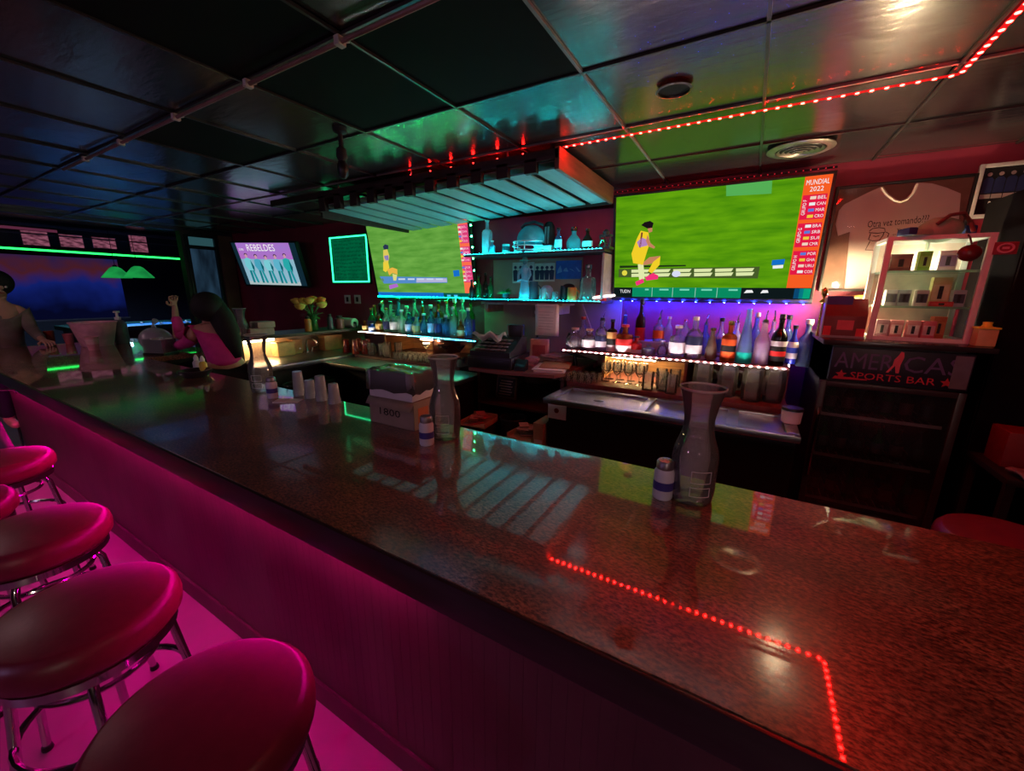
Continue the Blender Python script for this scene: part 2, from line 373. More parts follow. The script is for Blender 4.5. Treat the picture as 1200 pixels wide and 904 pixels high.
# ------------------------------------------------------------------ bar stools
M_seat = mat('red_vinyl', (.17, .014, .036), .38, var=.08, scale=30, bump=.05, bscale=90)
st = thing('bar_stool', '', 'bar stool', (0, 0, 0))
b = MB(); b.lathe([(0.001, .655), (.15, .655), (.185, .662), (.205, .685), (.207, .71), (.203, .735), (.188, .755), (.180, .7575), (.172, .759), (.12, .770), (.06, .774), (.001, .775)], 40, caps=False); b.build('seat', M_seat, st, sharp=70)
b = MB(); b.lathe([(.178, .63), (.186, .632), (.186, .656), (.178, .658)], 36, caps=False); b.lathe([(.001, .64), (.178, .64)], 24, caps=False); b.build('seat_rim', M_chrome, st)
for k in range(4):
    a = PI/4+k*PI/2; cx, sx = math.cos(a), math.sin(a)
    b = MB(); b.tube([(cx*.10, sx*.10, .632), (cx*.145, sx*.145, .625), (cx*.165, sx*.165, .59), (cx*.175, sx*.175, .5), (cx*.205, sx*.205, .25), (cx*.235, sx*.235, .015)], .0115, 10); l = b.build('leg', M_chrome, st)
    b = MB(); b.lathe([(.014, 0), (.016, .004), (.014, .02)], 10, (cx*.236, sx*.236, 0)); b.build('foot_cap', M_black, l)
b = MB(); b.tube([(.186*math.cos(2*PI*i/32), .186*math.sin(2*PI*i/32), .42) for i in range(32)], .0095, 8, closed=True); b.build('foot_ring', M_chrome, st)
b = MB(); b.tube([(.13*math.cos(2*PI*i/32), .13*math.sin(2*PI*i/32), .57) for i in range(32)], .008, 8, closed=True); b.build('upper_ring', M_chrome, st)
STOOLS = [(-.88, .24, .3, 'red vinyl bar stool nearest the camera, cut by the frame edge'),
          (-1.50, .21, .5, 'red vinyl bar stool second from the nearest in the row along the bar'),
          (-2.18, .235, .2, 'red vinyl bar stool in the middle of the row of five along the bar'),
          (-2.74, .08, .6, 'red vinyl bar stool cut off at the left frame edge beyond the middle one'),
          (-3.26, .30, .35, 'red vinyl bar stool farthest down the bar, its seat glowing pink')]
for i, (x, y, a, lab) in enumerate(STOOLS):
    o = st if i == 0 else dup(st, (0, 0, 0))
    o.location = (x, y, 0); o.rotation_euler = (0, 0, a); o['label'] = lab; o['group'] = 'stools along the bar front'
o = dup(st, (.93, 2.02, 0), .2, 'dark red bar stool standing behind the bar by the drinks fridge', 'stool behind the bar')
led_strip('red_led_strip', 'short dotted red LED strip behind the canopy front', [(-2.0, 2.365, 2.405), (-1.10, 2.365, 2.405)], .19, (1, .004, .003), 300, (0, 0, -1), .0085, plain('red_tape', 90, 8, 8))
# ------------------------------------------------------------------ televisions
def plane_pt(px, py, P0, n):
    d = ray(px, py); return EYE + d*((P0-EYE).dot(n)/d.dot(n))
def tv_frame(x0, y0, z0, tilt):
    a = math.radians(tilt); up = Vector((0, -math.sin(a), math.cos(a))); yy = Vector((0, math.cos(a), math.sin(a)))
    M = Matrix(((1, yy.x, up.x, x0), (0, yy.y, up.y, y0), (0, yy.z, up.z, z0), (0, 0, 0, 1)))
    return M, M.inverted(), -yy
class Screen:
    """flat picture on a tv: polygons given where the photograph shows them, on the plane of that tv"""
    def __init__(s, M): s.M = M; s.Mi = M.inverted(); s.b = MB(); s.mats = []; s.n = -(M.to_3x3() @ Vector((0, 1, 0))); s.P0 = M.translation.copy()
    def loc(s, p): q = s.Mi @ plane_pt(p[0], p[1], s.P0, s.n); return q.x, q.z
    def mi(s, m):
        if m not in s.mats: s.mats.append(m)
        return s.mats.index(m)
    def flat(s, pts, m, layer): s.b.add([(x, -.0006*layer, z) for x, z in pts], [tuple(range(len(pts)))], s.mi(m)); return s
    def poly(s, pts, m, layer=1): return s.flat([s.loc(p) for p in pts], m, layer)
    def disc(s, c, rx, rz, m, layer=1, n=16):
        x, z = s.loc(c); return s.flat([(x+rx*math.cos(2*PI*i/n), z+rz*math.sin(2*PI*i/n)) for i in range(n)], m, layer)
    def txt(s, body, c, w, h, m, layer=3, rot=0):
        x, z = s.loc(c); s.b.text(body, w, h, s.mi(m), T((x, 0, z)) @ Ry(rot), .0006*layer); return s
def z6(*p): return [(700+p[i]/4, 190+p[i+1]/4) for i in range(0, len(p), 2)]
def z3(*p): return [(400+p[i]/5, 220+p[i+1]/5) for i in range(0, len(p), 2)]
def tv_body(name, label, M, W0, W1, H0, H1, bez=.018, dep=.055):
    t = thing(name, label, 'television', M=M)
    b = MB()
    for lo, hi in (((W0-bez, -.008, H0-bez*1.6), (W1+bez, .03, H0)), ((W0-bez, -.008, H1), (W1+bez, .03, H1+bez)), ((W0-bez, -.008, H0), (W0, .03, H1)), ((W1, -.008, H0), (W1+bez, .03, H1))): b.box(lo, hi, bev=.004)
    b.build('bezel', M_black, t)
    b = MB(); b.box((W0-bez, .028, H0-bez), (W1+bez, dep, H1+bez), bev=.01); b.box((W0*.6+W1*.4, dep, H0*.7+H1*.3), (W0*.4+W1*.6, dep+.035, H0*.3+H1*.7)); b.build('back_cover', M_matte, t)
    return t
M_turf = glow('screen_turf', rgb(104, 168, 14), 1.0, scale=3, stretch=(1.2, 1, 7), col2=rgb(66, 132, 10))
M_turf2 = glow('screen_turf_pale', rgb(112, 172, 72), 1.0, scale=3, stretch=(1.2, 1, 7), col2=rgb(78, 142, 48))
YEL, SKN, HAIR, PNK, PUR, PALE = screen_col(240, 205, 40), screen_col(196, 130, 92), screen_col(24, 16, 20), screen_col(242, 50, 120), screen_col(178, 130, 190), screen_col(226, 232, 170)
WHT, ORG, CRM, DRK, TEAL, BLU = screen_col(240, 240, 240), screen_col(245, 92, 34), screen_col(226, 24, 68), screen_col(14, 24, 26), screen_col(8, 138, 96), screen_col(20, 110, 200)
def player(S, f, k):
    S.poly(f(190,480, 216,476, 222,548, 196,552), PALE, 2); S.poly(f(200,484, 244,446, 296,440, 286,468, 232,482), SKN, 2)
    S.poly(f(296,442, 292,482, 256,522, 238,512, 262,468), YEL, 3); S.poly(f(224,540, 262,520, 286,532, 284,549, 230,556), PNK, 4); S.poly(f(178,562, 214,546, 220,564, 184,580), PNK, 4)
    S.poly(f(160,430, 186,358, 204,322, 240,330, 246,380, 228,436, 214,482, 168,474), YEL, 3); S.poly(f(186,376, 208,354, 240,366, 234,392, 196,400), PUR, 4)
    S.poly(f(236,340, 250,380, 272,398, 266,406, 240,396, 228,370), SKN, 5); S.poly(f(234,306, 258,300, 258,326, 242,332), SKN, 4)
    S.poly(f(206,296, 222,282, 248,276, 264,286, 258,308, 236,312), HAIR, 5); S.poly(f(196,400, 206,330, 214,330, 204,402), screen_col(120, 60, 40), 4)
# right tv
Mr, _, _ = tv_frame(-.34, 3.41, 1.975, 8)
S = Screen(Mr); c = [S.loc(p) for p in ((722.5, 231), (977, 204.3), (948, 352), (719.5, 347))]
W0, W1, H0, H1 = (c[0][0]+c[3][0])/2, (c[1][0]+c[2][0])/2, (c[2][1]+c[3][1])/2, (c[0][1]+c[1][1])/2
tvr = tv_body('television', 'large wall television showing a green football pitch and an orange results panel', Mr, W0, W1, H0, H1)
S.flat([(W0, H0), (W1, H0), (W1, H1), (W0, H1)], M_turf, 0)
hb = S.loc((719.5, 337))[1]
S.flat([(W0, H0), (W1, H0), (W1, hb), (W0, hb)], DRK, 1)
xa, xb = S.loc((741, 343))[0], S.loc((868, 345))[0]
S.flat([(xa, H0+.002), (xb, H0+.002), (xb, hb), (xa, hb)], TEAL, 2)
for q in (764, 788, 814.5, 840): x = S.loc((q, 345))[0]; S.flat([(x-.002, H0+.002), (x+.002, H0+.002), (x+.002, hb), (x-.002, hb)], screen_col(150, 210, 190), 3)
for q, w in ((758, .03), (778, .07), (802, .07), (828, .075), (859, .06)): x = S.loc((q, 341))[0]; S.flat([(x-w/2, hb-.022), (x+w/2, hb-.022), (x+w/2, hb-.010), (x-w/2, hb-.010)], screen_col(120, 215, 185), 3)
S.txt('TUDN', (732.5, 341.5), .085, .026, WHT)
for q, w in ((877, .06), (895.5, .05)): S.flat([(S.loc((q, 345))[0]-w/2, hb-.038), (S.loc((q, 345))[0]+w/2, hb-.034), (S.loc((q, 345))[0]+w/3, hb-.016), (S.loc((q, 345))[0]-w/4, hb-.016)], WHT, 3)
for q, cc in ((934, (10, 70, 110)), (940, (8, 120, 130)), (945, (10, 160, 120))): x = S.loc((q, 346))[0]; S.flat([(x-.02, H0+.004), (min(x+.02, W1), H0+.004), (min(x+.02, W1), hb-.004), (x-.02, hb-.004)], screen_col(*cc), 3)
xp = (S.loc((943.7, 208.7))[0]+S.loc((921, 339))[0])/2
S.flat([(xp, hb), (W1, hb), (W1, H1), (xp, H1)], ORG, 1)
pw = W1-xp; xm = (xp+W1)/2
S.b.text('MUNDIAL', pw*.84, .030, S.mi(WHT), T((xm, 0, H1-.036)), .0018); S.b.text('2022', pw*.50, .028, S.mi(WHT), T((xm, 0, H1-.076)), .0018)
tops = [min(H1-.105, S.loc((955, 228))[1]), S.loc((949, 261.5))[1], S.loc((944, 294))[1]]; bots = [S.loc((951, 257))[1], S.loc((945, 289.5))[1], S.loc((939, 322))[1]]
GR = (('GRUPO F', ('BEL', 'CAN', 'MAR', 'CRO')), ('GRUPO G', ('BRA', 'SRB', 'SUI', 'CMR')), ('GRUPO H', ('POR', 'GHA', 'URU', 'COR')))
FL = ((240, 210, 190), (235, 235, 235), (90, 120, 210), (240, 200, 60))
for k in range(3):
    z0, z1 = bots[k], tops[k]
    S.flat([(xp+.006, z0), (W1-.010, z0), (W1-.010, z1), (xp+.006, z1)], CRM, 2)
    S.b.text(GR[k][0], (z1-z0)*.62, .020, S.mi(WHT), T((xp+.021, 0, (z0+z1)/2)) @ Ry(-PI/2), .0020)
    for r_ in range(4):
        z = z1-(z1-z0)*(r_+.5)/4
        S.b.text(GR[k][1][r_], .046, .019, S.mi(WHT), T((W1-.035, 0, z)), .0020)
        S.flat([(W1-.098, z-.009), (W1-.066, z-.009), (W1-.066, z+.009), (W1-.098, z+.009)], screen_col(*FL[(r_+k) % 4]), 3)
S.poly([(851, 215.5), (905, 211), (904, 227), (851, 230)], screen_col(84, 172, 84), 1)
player(S, z6, 1)
S.poly(z6(105,486, 415,482, 415,489, 105,497), screen_col(30, 50, 20), 1)
S.poly(z6(100,502, 762,490, 752,546, 100,540), screen_col(70, 90, 40), 1)
for a in range(6):
    for yy in (0, 1):
        u0, u1 = 160+a*98, 160+a*98+86
        S.poly(z6(u0, 505-a*1.2+yy*19, u1, 503-a*1.2+yy*19, u1-10, 517-a*1.0+yy*20, u0, 519-a*1.0+yy*20), screen_col(222, 232, 170), 2)
S.disc((732, 320), .022, .022, screen_col(225, 215, 70), 3); S.disc((792.5, 321), .032, .024, screen_col(215, 220, 245), 3)
S.poly(z6(820,460, 880,455, 874,480, 816,484), BLU, 2); S.poly(z6(822,486, 872,482, 870,497, 822,500), WHT, 2)
S.b.build('screen', S.mats, tvr, smooth=False)
# left tv
Ml, _, _ = tv_frame(-3.22, 3.41, 1.975, 9)
S = Screen(Ml); c = [S.loc(p) for p in ((429, 263), (549, 262), (556, 349), (444, 349))]
W0, W1, H0 = (c[0][0]+c[3][0])/2, (c[1][0]+c[2][0])/2, (c[2][1]+c[3][1])/2; H1 = H0+.80
tvl = tv_body('television', 'wall television partly hidden under the slatted canopy, showing a pale football pitch', Ml, W0, W1, H0, H1)
S.flat([(W0, H0), (W1, H0), (W1, H1), (W0, H1)], M_turf2, 0)
hb = S.loc((450, 342.5))[1]; xb = S.loc((520, 346))[0]
S.flat([(W0, H0), (xb, H0), (xb, hb), (W0, hb)], BLU, 1); S.flat([(xb, H0), (W1, H0), (W1, hb), (xb, hb)], screen_col(6, 84, 74), 1)
for q in (524, 532): x = S.loc((q, 346))[0]; S.flat([(x, H0+.02), (x+.05, H0+.02), (x+.05, hb-.02), (x, hb-.02)], screen_col(80, 190, 240), 2)
xp = (S.loc((537, 264))[0]+S.loc((544, 341))[0])/2
S.flat([(xp, hb), (W1, hb), (W1, H1), (xp, H1)], screen_col(250, 110, 74), 1)
for k, (pa, pb) in enumerate((((545, 263), (546, 285)), ((546, 289), (549, 307)), ((548, 311), (553, 331)))):
    z1, z0 = S.loc(pa)[1], S.loc(pb)[1]
    S.flat([(xp+.012, z0), (W1-.004, z0), (W1-.004, z1), (xp+.012, z1)], screen_col(222, 60, 120), 2)
    S.b.text(GR[k][0], (z1-z0)*.7, .024, S.mi(screen_col(245, 190, 215)), T((xp+.04, 0, (z0+z1)/2)) @ Ry(-PI/2), .0022)
    for r_ in range(4):
        z = z1-(z1-z0)*(r_+.5)/4
        S.b.text(GR[k][1][r_], .06, .019, S.mi(screen_col(245, 200, 225)), T((W1-.05, 0, z)), .0022)
        S.flat([(xm_ if False else W1-.125, z-.009), (W1-.09, z-.009), (W1-.09, z+.009), (W1-.125, z+.009)], screen_col(*FL[(r_+k) % 4]), 3)
for pts, m_ in ((z3(244,345, 256,332, 276,338, 276,360, 250,362), screen_col(40, 50, 80)), (z3(246,366, 270,362, 282,400, 276,440, 250,440, 246,400), screen_col(220, 200, 90)), (z3(250,400, 276,396, 278,425, 252,428), screen_col(125, 110, 190)),
                (z3(246,436, 274,430, 282,470, 262,496, 246,486), screen_col(235, 205, 60)), (z3(268,480, 300,468, 328,478, 330,510, 300,500, 282,515), screen_col(232, 180, 70)), (z3(300,505, 328,512, 322,545, 306,545), screen_col(220, 215, 130)),
                (z3(280,572, 326,562, 336,580, 284,596), screen_col(176, 104, 205))): S.poly(pts, m_, 3)
S.poly(z3(225,520, 620,527, 622,558, 250,562), screen_col(84, 138, 200), 2); S.poly(z3(440,530, 618,532, 620,554, 440,556), screen_col(180, 180, 215), 3)
for a in range(5): S.poly(z3(335+a*55,532, 375+a*55,532, 375+a*55,541, 335+a*55,541), screen_col(200, 215, 235), 4)
S.disc(z3(243,541)[0], .02, .02, screen_col(90, 130, 120), 4)
S.poly(z3(655,486, 690,482, 694,518, 660,522), BLU, 2)
S.b.build('screen', S.mats, tvl, smooth=False)

# small tilted tv in the far corner with the poster picture
def rebel():
    c0 = Vector((-3.966, 2.226, .225))*1.4+EYE; yaw, tilt, roll = .296, .302, -.019
    n = Vector((math.sin(yaw), -math.cos(yaw), 0)); ex = Vector((math.cos(yaw), math.sin(yaw), 0)); up = Vector((0, 0, 1))*math.cos(tilt)+n*math.sin(tilt)
    e2 = ex*math.cos(roll)+up*math.sin(roll); u2 = up*math.cos(roll)-ex*math.sin(roll); yy = u2.cross(e2)
    M = Matrix(((e2.x, yy.x, u2.x, c0.x), (e2.y, yy.y, u2.y, c0.y), (e2.z, yy.z, u2.z, c0.z), (0, 0, 0, 1)))
    W, H = .49, .276
    t = tv_body('television', 'small tilted television in the far corner showing five people in teal under a title', M, -W, W, -H, H, .014, .06)
    S = Screen(M)
    S.flat([(-W, -H), (W, -H), (W, H), (-W, H)], screen_col(16, 40, 52), 0)
    a = W*.80
    x0, x1 = -.425, .395
    S.flat([(x0, -H+.004), (x1, -H+.004), (x1, H), (x0, H)], glow('screen_pale_sky', rgb(150, 190, 205), 1, scale=2, col2=rgb(120, 165, 190)), 1)
    S.flat([(x0, .07), (x1, .07), (x1, H), (x0, H)], glow('screen_violet_sky', rgb(150, 120, 205), 1, scale=2, stretch=(.6, 1, 1.5), col2=rgb(180, 105, 190)), 2)
    S.flat([(x0, -H+.004), (x1, -H+.004), (x1, -H+.05), (x0, -H+.05)], screen_col(172, 188, 190), 2)
    S.b.text('SÚPER', .075, .035, S.mi(WHT), T((-.36, 0, .195)), .003); S.b.text('REBELDES', .43, .085, S.mi(WHT), T((-.05, 0, .215)), .003)
    cols = ((112, 196, 205), (70, 160, 185), (120, 200, 210), (92, 176, 200), (40, 165, 165))
    for k in range(5):
        x = -.30+k*.15; top = .12-.012*(2-abs(k-2))
        S.flat([(x-.024+.02*math.cos(i*PI/6), top-.01+.026*math.sin(i*PI/6)) for i in range(12)], screen_col(200, 150, 170), 4)
        S.flat([(x-.024+.026*math.cos(i*PI/6), top+.006+.02*math.sin(i*PI/6)) for i in range(12)], screen_col(48, 30, 60), 3)
        S.flat([(x-.07, top-.05), (x-.02, top-.032), (x+.03, top-.05), (x+.045, -.03), (x+.02, -.08), (x-.05, -.08), (x-.085, -.02)], screen_col(*cols[k]), 4)
        S.flat([(x-.05, -.08), (x-.015, -.08), (x-.02, -H+.03), (x-.055, -H+.03)], screen_col(14, 120, 130), 4); S.flat([(x-.008, -.08), (x+.022, -.08), (x+.045, -H+.03), (x+.01, -H+.03)], screen_col(24, 140, 150), 4)
        S.flat([(x+.02, top-.06), (x+.05, -.03), (x+.03, -.10), (x+.012, -.05)], screen_col(8, 92, 105), 5)
    S.b.build('screen', S.mats, t, smooth=False)
    b = MB(); b.tube([(0, .06, 0), (0, .18, .02), (0, .30, .10)], .022); b.build('wall_arm', M_matte, t)
rebel()

# ------------------------------------------------------------------ slatted canopy under the ceiling
can = thing('slatted_canopy', 'wooden canopy with pale slats hanging from the ceiling above the back bar', 'canopy', (-2.1, 2.33, 2.3))
O = Vector((-2.1, 2.33, 2.3))
M_fascia = mat('dark_canopy_timber', (.035, .022, .018), .6, var=.3, scale=5, stretch=(1, 6, 6)); M_slat = mat('pale_canopy_slats', (.20, .40, .43), .5, var=.12, scale=4, stretch=(6, 1, 1))
M_side = mat('brown_canopy_side', (.20, .09, .05), .5, var=.25, scale=5, stretch=(1, 1, 8))
def zc(x, y): u = (-1.07-x)/2.15; v = (y-2.33)/1.02; return (2.32-.048*u)*(1-v)+(2.323-.088*u)*v
b = MB(); b.box((-3.96, 2.30, 2.362), (-1.05, 2.335, 2.418), bev=.004); rel(b, O).build('top_rail', M_fascia, can)
fw = .198; n_s = 11; sb = None
for k in range(n_s):
    x1 = -1.075-k*fw; x0 = x1-fw+.050
    b = MB(); a = [(x0, 2.335), (x1, 2.335), (x1, 3.35), (x0, 3.35)]
    b.add([(x, y, zc(x, y)) for x, y in a]+[(x, y, zc(x, y)+.009) for x, y in a], [(0, 3, 2, 1), (4, 5, 6, 7), (0, 1, 5, 4), (1, 2, 6, 5), (2, 3, 7, 6), (3, 0, 4, 7)])
    rel(b, O).build('slat', M_slat, can)
    b = MB(); b.box((x0-.050, 2.30, zc(x0, 2.33)-.012), (x0+.03, 2.335, 2.38)); rel(b, O).build('post', M_fascia, can)
b = MB(); b.add([(x, y, zc(x, y)+h) for h in (.040, .048) for x, y in ((-3.26, 2.335), (-1.06, 2.335), (-1.06, 3.35), (-3.26, 3.35))], [(0, 3, 2, 1), (4, 5, 6, 7), (0, 1, 5, 4), (1, 2, 6, 5), (2, 3, 7, 6), (3, 0, 4, 7)]); rel(b, O).build('backing_board', mat('grey_backing', (.16, .13, .12), .7), can)
b = MB(); b.box((-3.26, 2.300, 2.255), (-1.075, 2.334, 2.262)); 
b = MB(); b.box((-1.075, 2.30, 2.305), (-1.045, 3.36, 2.425), bev=.003); rel(b, O).build('side_board', M_side, can)
b = MB(); b.box((-3.29, 2.335, 2.22), (-3.26, 3.36, 2.40), bev=.003); b.box((-3.26, 3.35, 2.30), (-1.06, 3.37, 2.42)); rel(b, O).build('back_rail', M_fascia, can)
b = MB()
for x in (-3.7, -3.0, -2.2, -1.4):
    b.tube([(x, 2.318, 2.42), (x, 2.318, ZC+.01)], .006)
    if x > -3.2: b.tube([(x, 3.36, 2.40), (x, 3.36, ZC+.01)], .006)
rel(b, O).build('hanger', M_steel, can)

led_strip('red_led_strip', 'red LED strip lying on top of the canopy front rail', [(-2.3, 2.318, 2.4215), (-1.2, 2.318, 2.4215)], .19, (1, .01, .008), 90, (0, -.3, 1), .006, plain('red_tape', 90, 8, 8))
# ------------------------------------------------------------------ ceiling fittings
P = at(938, 174, Z=ZC); t = thing('air_vent', 'round louvred air vent in the ceiling above the big television', 'air vent', P)
b = MB(); b.lathe([(.165, 0), (.168, -.006), (.15, -.014), (.125, -.012), (.12, 0)], 40, caps=False); b.build('outer_ring', mat('tarnished_vent_metal', (.28, .26, .22), .35, .8, var=.25), t)
b = MB()
for k, r_ in enumerate((.105, .08, .055, .03)): b.lathe([(r_, -.004-.004*k), (r_+.012, -.012-.004*k), (r_+.010, -.014-.004*k), (r_-.002, -.006-.004*k)], 32, caps=False)
b.lathe([(.0001, -.024), (.016, -.022), (.017, -.012)], 20, caps=False); b.build('louvre', MATS['tarnished_vent_metal'], t)
b = MB(); b.lathe([(.0001, .004), (.122, .004), (.122, .001)], 32, caps=False); b.build('duct_recess', M_matte, t)
P = at(790, 105, Z=ZC); t = thing('ceiling_speaker', 'round black recess in the ceiling left of the air vent', 'ceiling speaker', P)
b = MB(); b.lathe([(.068, 0), (.072, -.005), (.062, -.007), (.060, .002)], 32, caps=False); b.build('rim', M_grid, t)
b = MB(); b.lathe([(.0001, .0015), (.062, .0015)], 28, caps=False); b.build('grille', mat('black_hole', (.002, .002, .002), .9), t)
P0, P1 = at(80, 197, Z=ZC), at(500, -4, Z=ZC); t = thing('ceiling_pipe', 'thin reddish pipe running along the dark ceiling', 'pipe', (P1.x, 1.05, ZC))
L = P0.x-P1.x
b = MB(); b.tube([(L, 0, -.016), (.9, 0, -.016)], .008, 8); b.build('conduit', mat('dull_red_brown_pipe', (.22, .12, .10), .4, var=.3, scale=6), t)
for x in (-.38+.0, -.95, -1.6, -2.3, -2.9):
    b = MB(); b.box((x-.012, -.016, -.028), (x+.012, .016, .0), bev=.003); b.tube([(x, .016, -.01), (x+.01, .03, -.004)], .004); b.build('clip', mat('pale_clip', (.5, .45, .4), .5), t)
P = at(398, 150, Z=ZC+.012); t = thing('security_camera', 'small black fixture hanging from the ceiling in front of the canopy', 'ceiling fixture', P)
b = MB(); b.lathe([(.035, 0), (.035, -.02), (.012, -.03), (.012, -.09), (.026, -.10), (.03, -.14), (.018, -.16), (.001, -.162)], 18); b.build('stem', M_matte, t)
b = MB(); b.lathe([(.001, -.155), (.02, -.16), (.03, -.185), (.028, -.225), (.012, -.245), (.001, -.246)], 18, caps=False); b.build('lower_body', M_black, t)
# gap tube of the grid near the canopy
b = MB(); b.box((-2.55, 2.11, ZC-.012), (-1.95, 2.14, ZC+.0)); 

# ------------------------------------------------------------------ back-bar furniture
M_counter_front = mat('black_cabinet_front', (.006, .005, .006), .45)
def counter(name, label, x0, x1, y0, y1, recess, drains):
    t = thing(name, label, 'counter', ((x0+x1)/2, y0, 0)); o = Vector(((x0+x1)/2, y0, 0))
    b = MB(); b.box((x0, y0, .885), (x1, y0+.05, .922), bev=.006); b.box((x0, y1-.05, .885), (x1, y1, .922), bev=.006)
    xs = sorted([x0] + [q for r_ in recess for q in r_] + [x1])
    for i in range(0, len(xs), 2): b.box((xs[i], y0+.04, .885), (xs[i+1], y1-.04, .922), bev=.004)
    rel(b, o).build('worktop', M_steel, t)
    for a, c_ in recess:
        b = MB(); b.box((a, y0+.04, .892), (c_, y1-.04, .906), bev=.003); rel(b, o).build('bin_lid', M_steel, t)
    for x, y in drains:
        b = MB(); b.lathe([(.0001, .9075), (.030, .9075), (.036, .9065)], 18, (x, y, 0), caps=False, sy=.7); rel(b, o).build('drain', M_matte, t)
    b = MB(); b.box((x0+.02, y0+.06, 0), (x1-.01, y1, .885)); rel(b, o).build('base_cabinet', M_counter_front, t)
    return t, o
ctr, oc = counter('steel_counter', 'stainless steel bar counter with sunken lids below the right bottle shelf', -1.13, .30, 2.345, 2.77, [(-1.07, -.52), (-.47, -.04), (.02, .24)], [(-.80, 2.52), (-.22, 2.50)])
b = MB(); b.box((-1.115, 2.398, .77), (-.98, 2.407, .885), bev=.006); rel(b, oc).build('cover_plate', M_white, ctr)
b = MB(); b.ball((-1.05, 2.397, .83), .018, sc=(1, .2, 1)); rel(b, oc).build('plate_button', plain('dull_red', 130, 40, 40), ctr)
counter('steel_counter', 'stainless steel bar counter below the left bottle shelf, behind the cardboard box', -3.6, -1.93, 2.42, 2.80, [(-2.9, -2.3)], [])
M_unit = mat('red_brown_cabinet_wood', (.12, .035, .03), .5, var=.25, scale=4, stretch=(8, 1, 1))
def bottle_rack(name, label, x0, x1, zt, ups, warm, xb):
    t = thing(name, label, 'shelf unit', ((x0+x1)/2, 3.3, 0)); o = Vector(((x0+x1)/2, 3.3, 0))
    b = MB(); b.box((x0, 3.08, zt-.028), (x1, 3.54, zt), bev=.003); rel(b, o).build('top_shelf', M_unit, t)
    b = MB(); b.box((xb, 2.802, .90), (x1, 3.545, .945), bev=.003); rel(b, o).build('bottom_shelf', M_unit, t)
    for x in ups: b = MB(); b.box((x-.010, 3.10, .945), (x+.010, 3.54, zt-.028)); rel(b, o).build('upright', M_wood if abs(x-warm) < .02 else M_unit, t)
    b = MB(); b.box((xb, 3.53, .945), (x1, 3.548, zt-.028)); rel(b, o).build('back_board', M_wood, t)
    b = MB(); b.box((xb, 2.82, 0), (x1, 3.54, .90)); rel(b, o).build('base', M_counter_front, t)
    return t, o
rk, ork = bottle_rack('bottle_rack', 'back-bar shelf unit with white lights under the large television', -1.33, .27, 1.15, (-.96, -.35, .26), -.96, -1.15)
b = MB(); b.box((-.90, 3.28, 1.15), (-.42, 3.46, 1.235), bev=.003); rel(b, ork).build('bottle_step', mat('pale_step', (.3, .27, .27), .4), rk)
for x in (-1.28, -1.22): b = MB(); b.tube([(x, 3.1, 1.12), (x+.03, 3.3, 1.06), (x+.03, 3.5, 1.012)], .006); rel(b, ork).build('wire_bracket', M_chrome, rk)
b = MB(); b.box((-.10, 3.09, 1.095), (.13, 3.2, 1.12), bev=.003); rel(b, ork).build('drawer_lip', M_unit, rk)
bottle_rack('bottle_rack', 'back-bar shelf unit with green lit bottles under the partly hidden television', -3.86, -2.19, 1.162, (-3.45, -2.75, -2.25), -3.45, -3.60)
# two upper shelves between the televisions
sh = thing('display_shelf', 'pair of upper display shelves with turquoise lights between the two televisions', 'shelf', (-1.7, 3.37, 1.5)); O = Vector((-1.7, 3.37, 1.5))
for z in (1.955, 1.545): b = MB(); b.box((-2.425, 3.21, z-.022), (-1.045, 3.53 if z > 1.8 else 3.53, z), bev=.002); rel(b, O).build('shelf_board', mat('dark_shelf_board', (.035, .03, .035), .4), sh)
b = MB(); b.box((-2.25, 3.24, 1.495), (-1.40, 3.52, 1.52), bev=.003); rel(b, O).build('under_ledge', mat('pale_wood_ledge', (.32, .22, .18), .5, var=.2), sh)
for x in (-1.47, -2.2): b = MB(); b.box((x-.018, 3.26, 1.42), (x+.018, 3.54, 1.495)); rel(b, O).build('bracket', MATS['pale_wood_ledge'], sh)
b = MB(); b.box((-1.065, 3.23, 1.567), (-1.048, 3.54, 1.92)); rel(b, O).build('end_panel', mat('pale_end_panel', (.4, .38, .4), .5), sh)
b = MB(); b.box((-2.34, 3.505, 1.962), (-1.05, 3.53, 2.30)); rel(b, O).build('back_panel', mat('crimson_back_panel', (.60, .02, .07), .5, var=.2, scale=3), sh)
# writing desk with the till
M_desk = mat('worn_brown_desk', (.20, .10, .085), .45, var=.2, scale=5, stretch=(1, 8, 8))
ds = thing('till_desk', 'brown wooden desk between the two steel counters with papers on it', 'desk', (-1.56, 2.95, 0)); O = Vector((-1.56, 2.95, 0))
b = MB(); b.prism([(-1.95, 2.62), (-1.62, 2.62), (-1.22, 2.72), (-1.17, 2.85), (-1.17, 3.54), (-1.95, 3.54)], .975, 1.0, axis='z'); rel(b, O).build('desk_top', M_desk, ds)
b = MB(); b.box((-1.92, 2.70, 0), (-1.89, 3.5, .975)); b.box((-1.21, 2.82, 0), (-1.18, 3.5, .975)); b.box((-1.89, 3.48, 0), (-1.2, 3.5, .975)); rel(b, O).build('side_panel', M_dwood, ds)
b = MB(); b.box((-1.89, 2.66, .70), (-1.20, 3.48, .72)); rel(b, O).build('lower_shelf', M_dwood, ds)
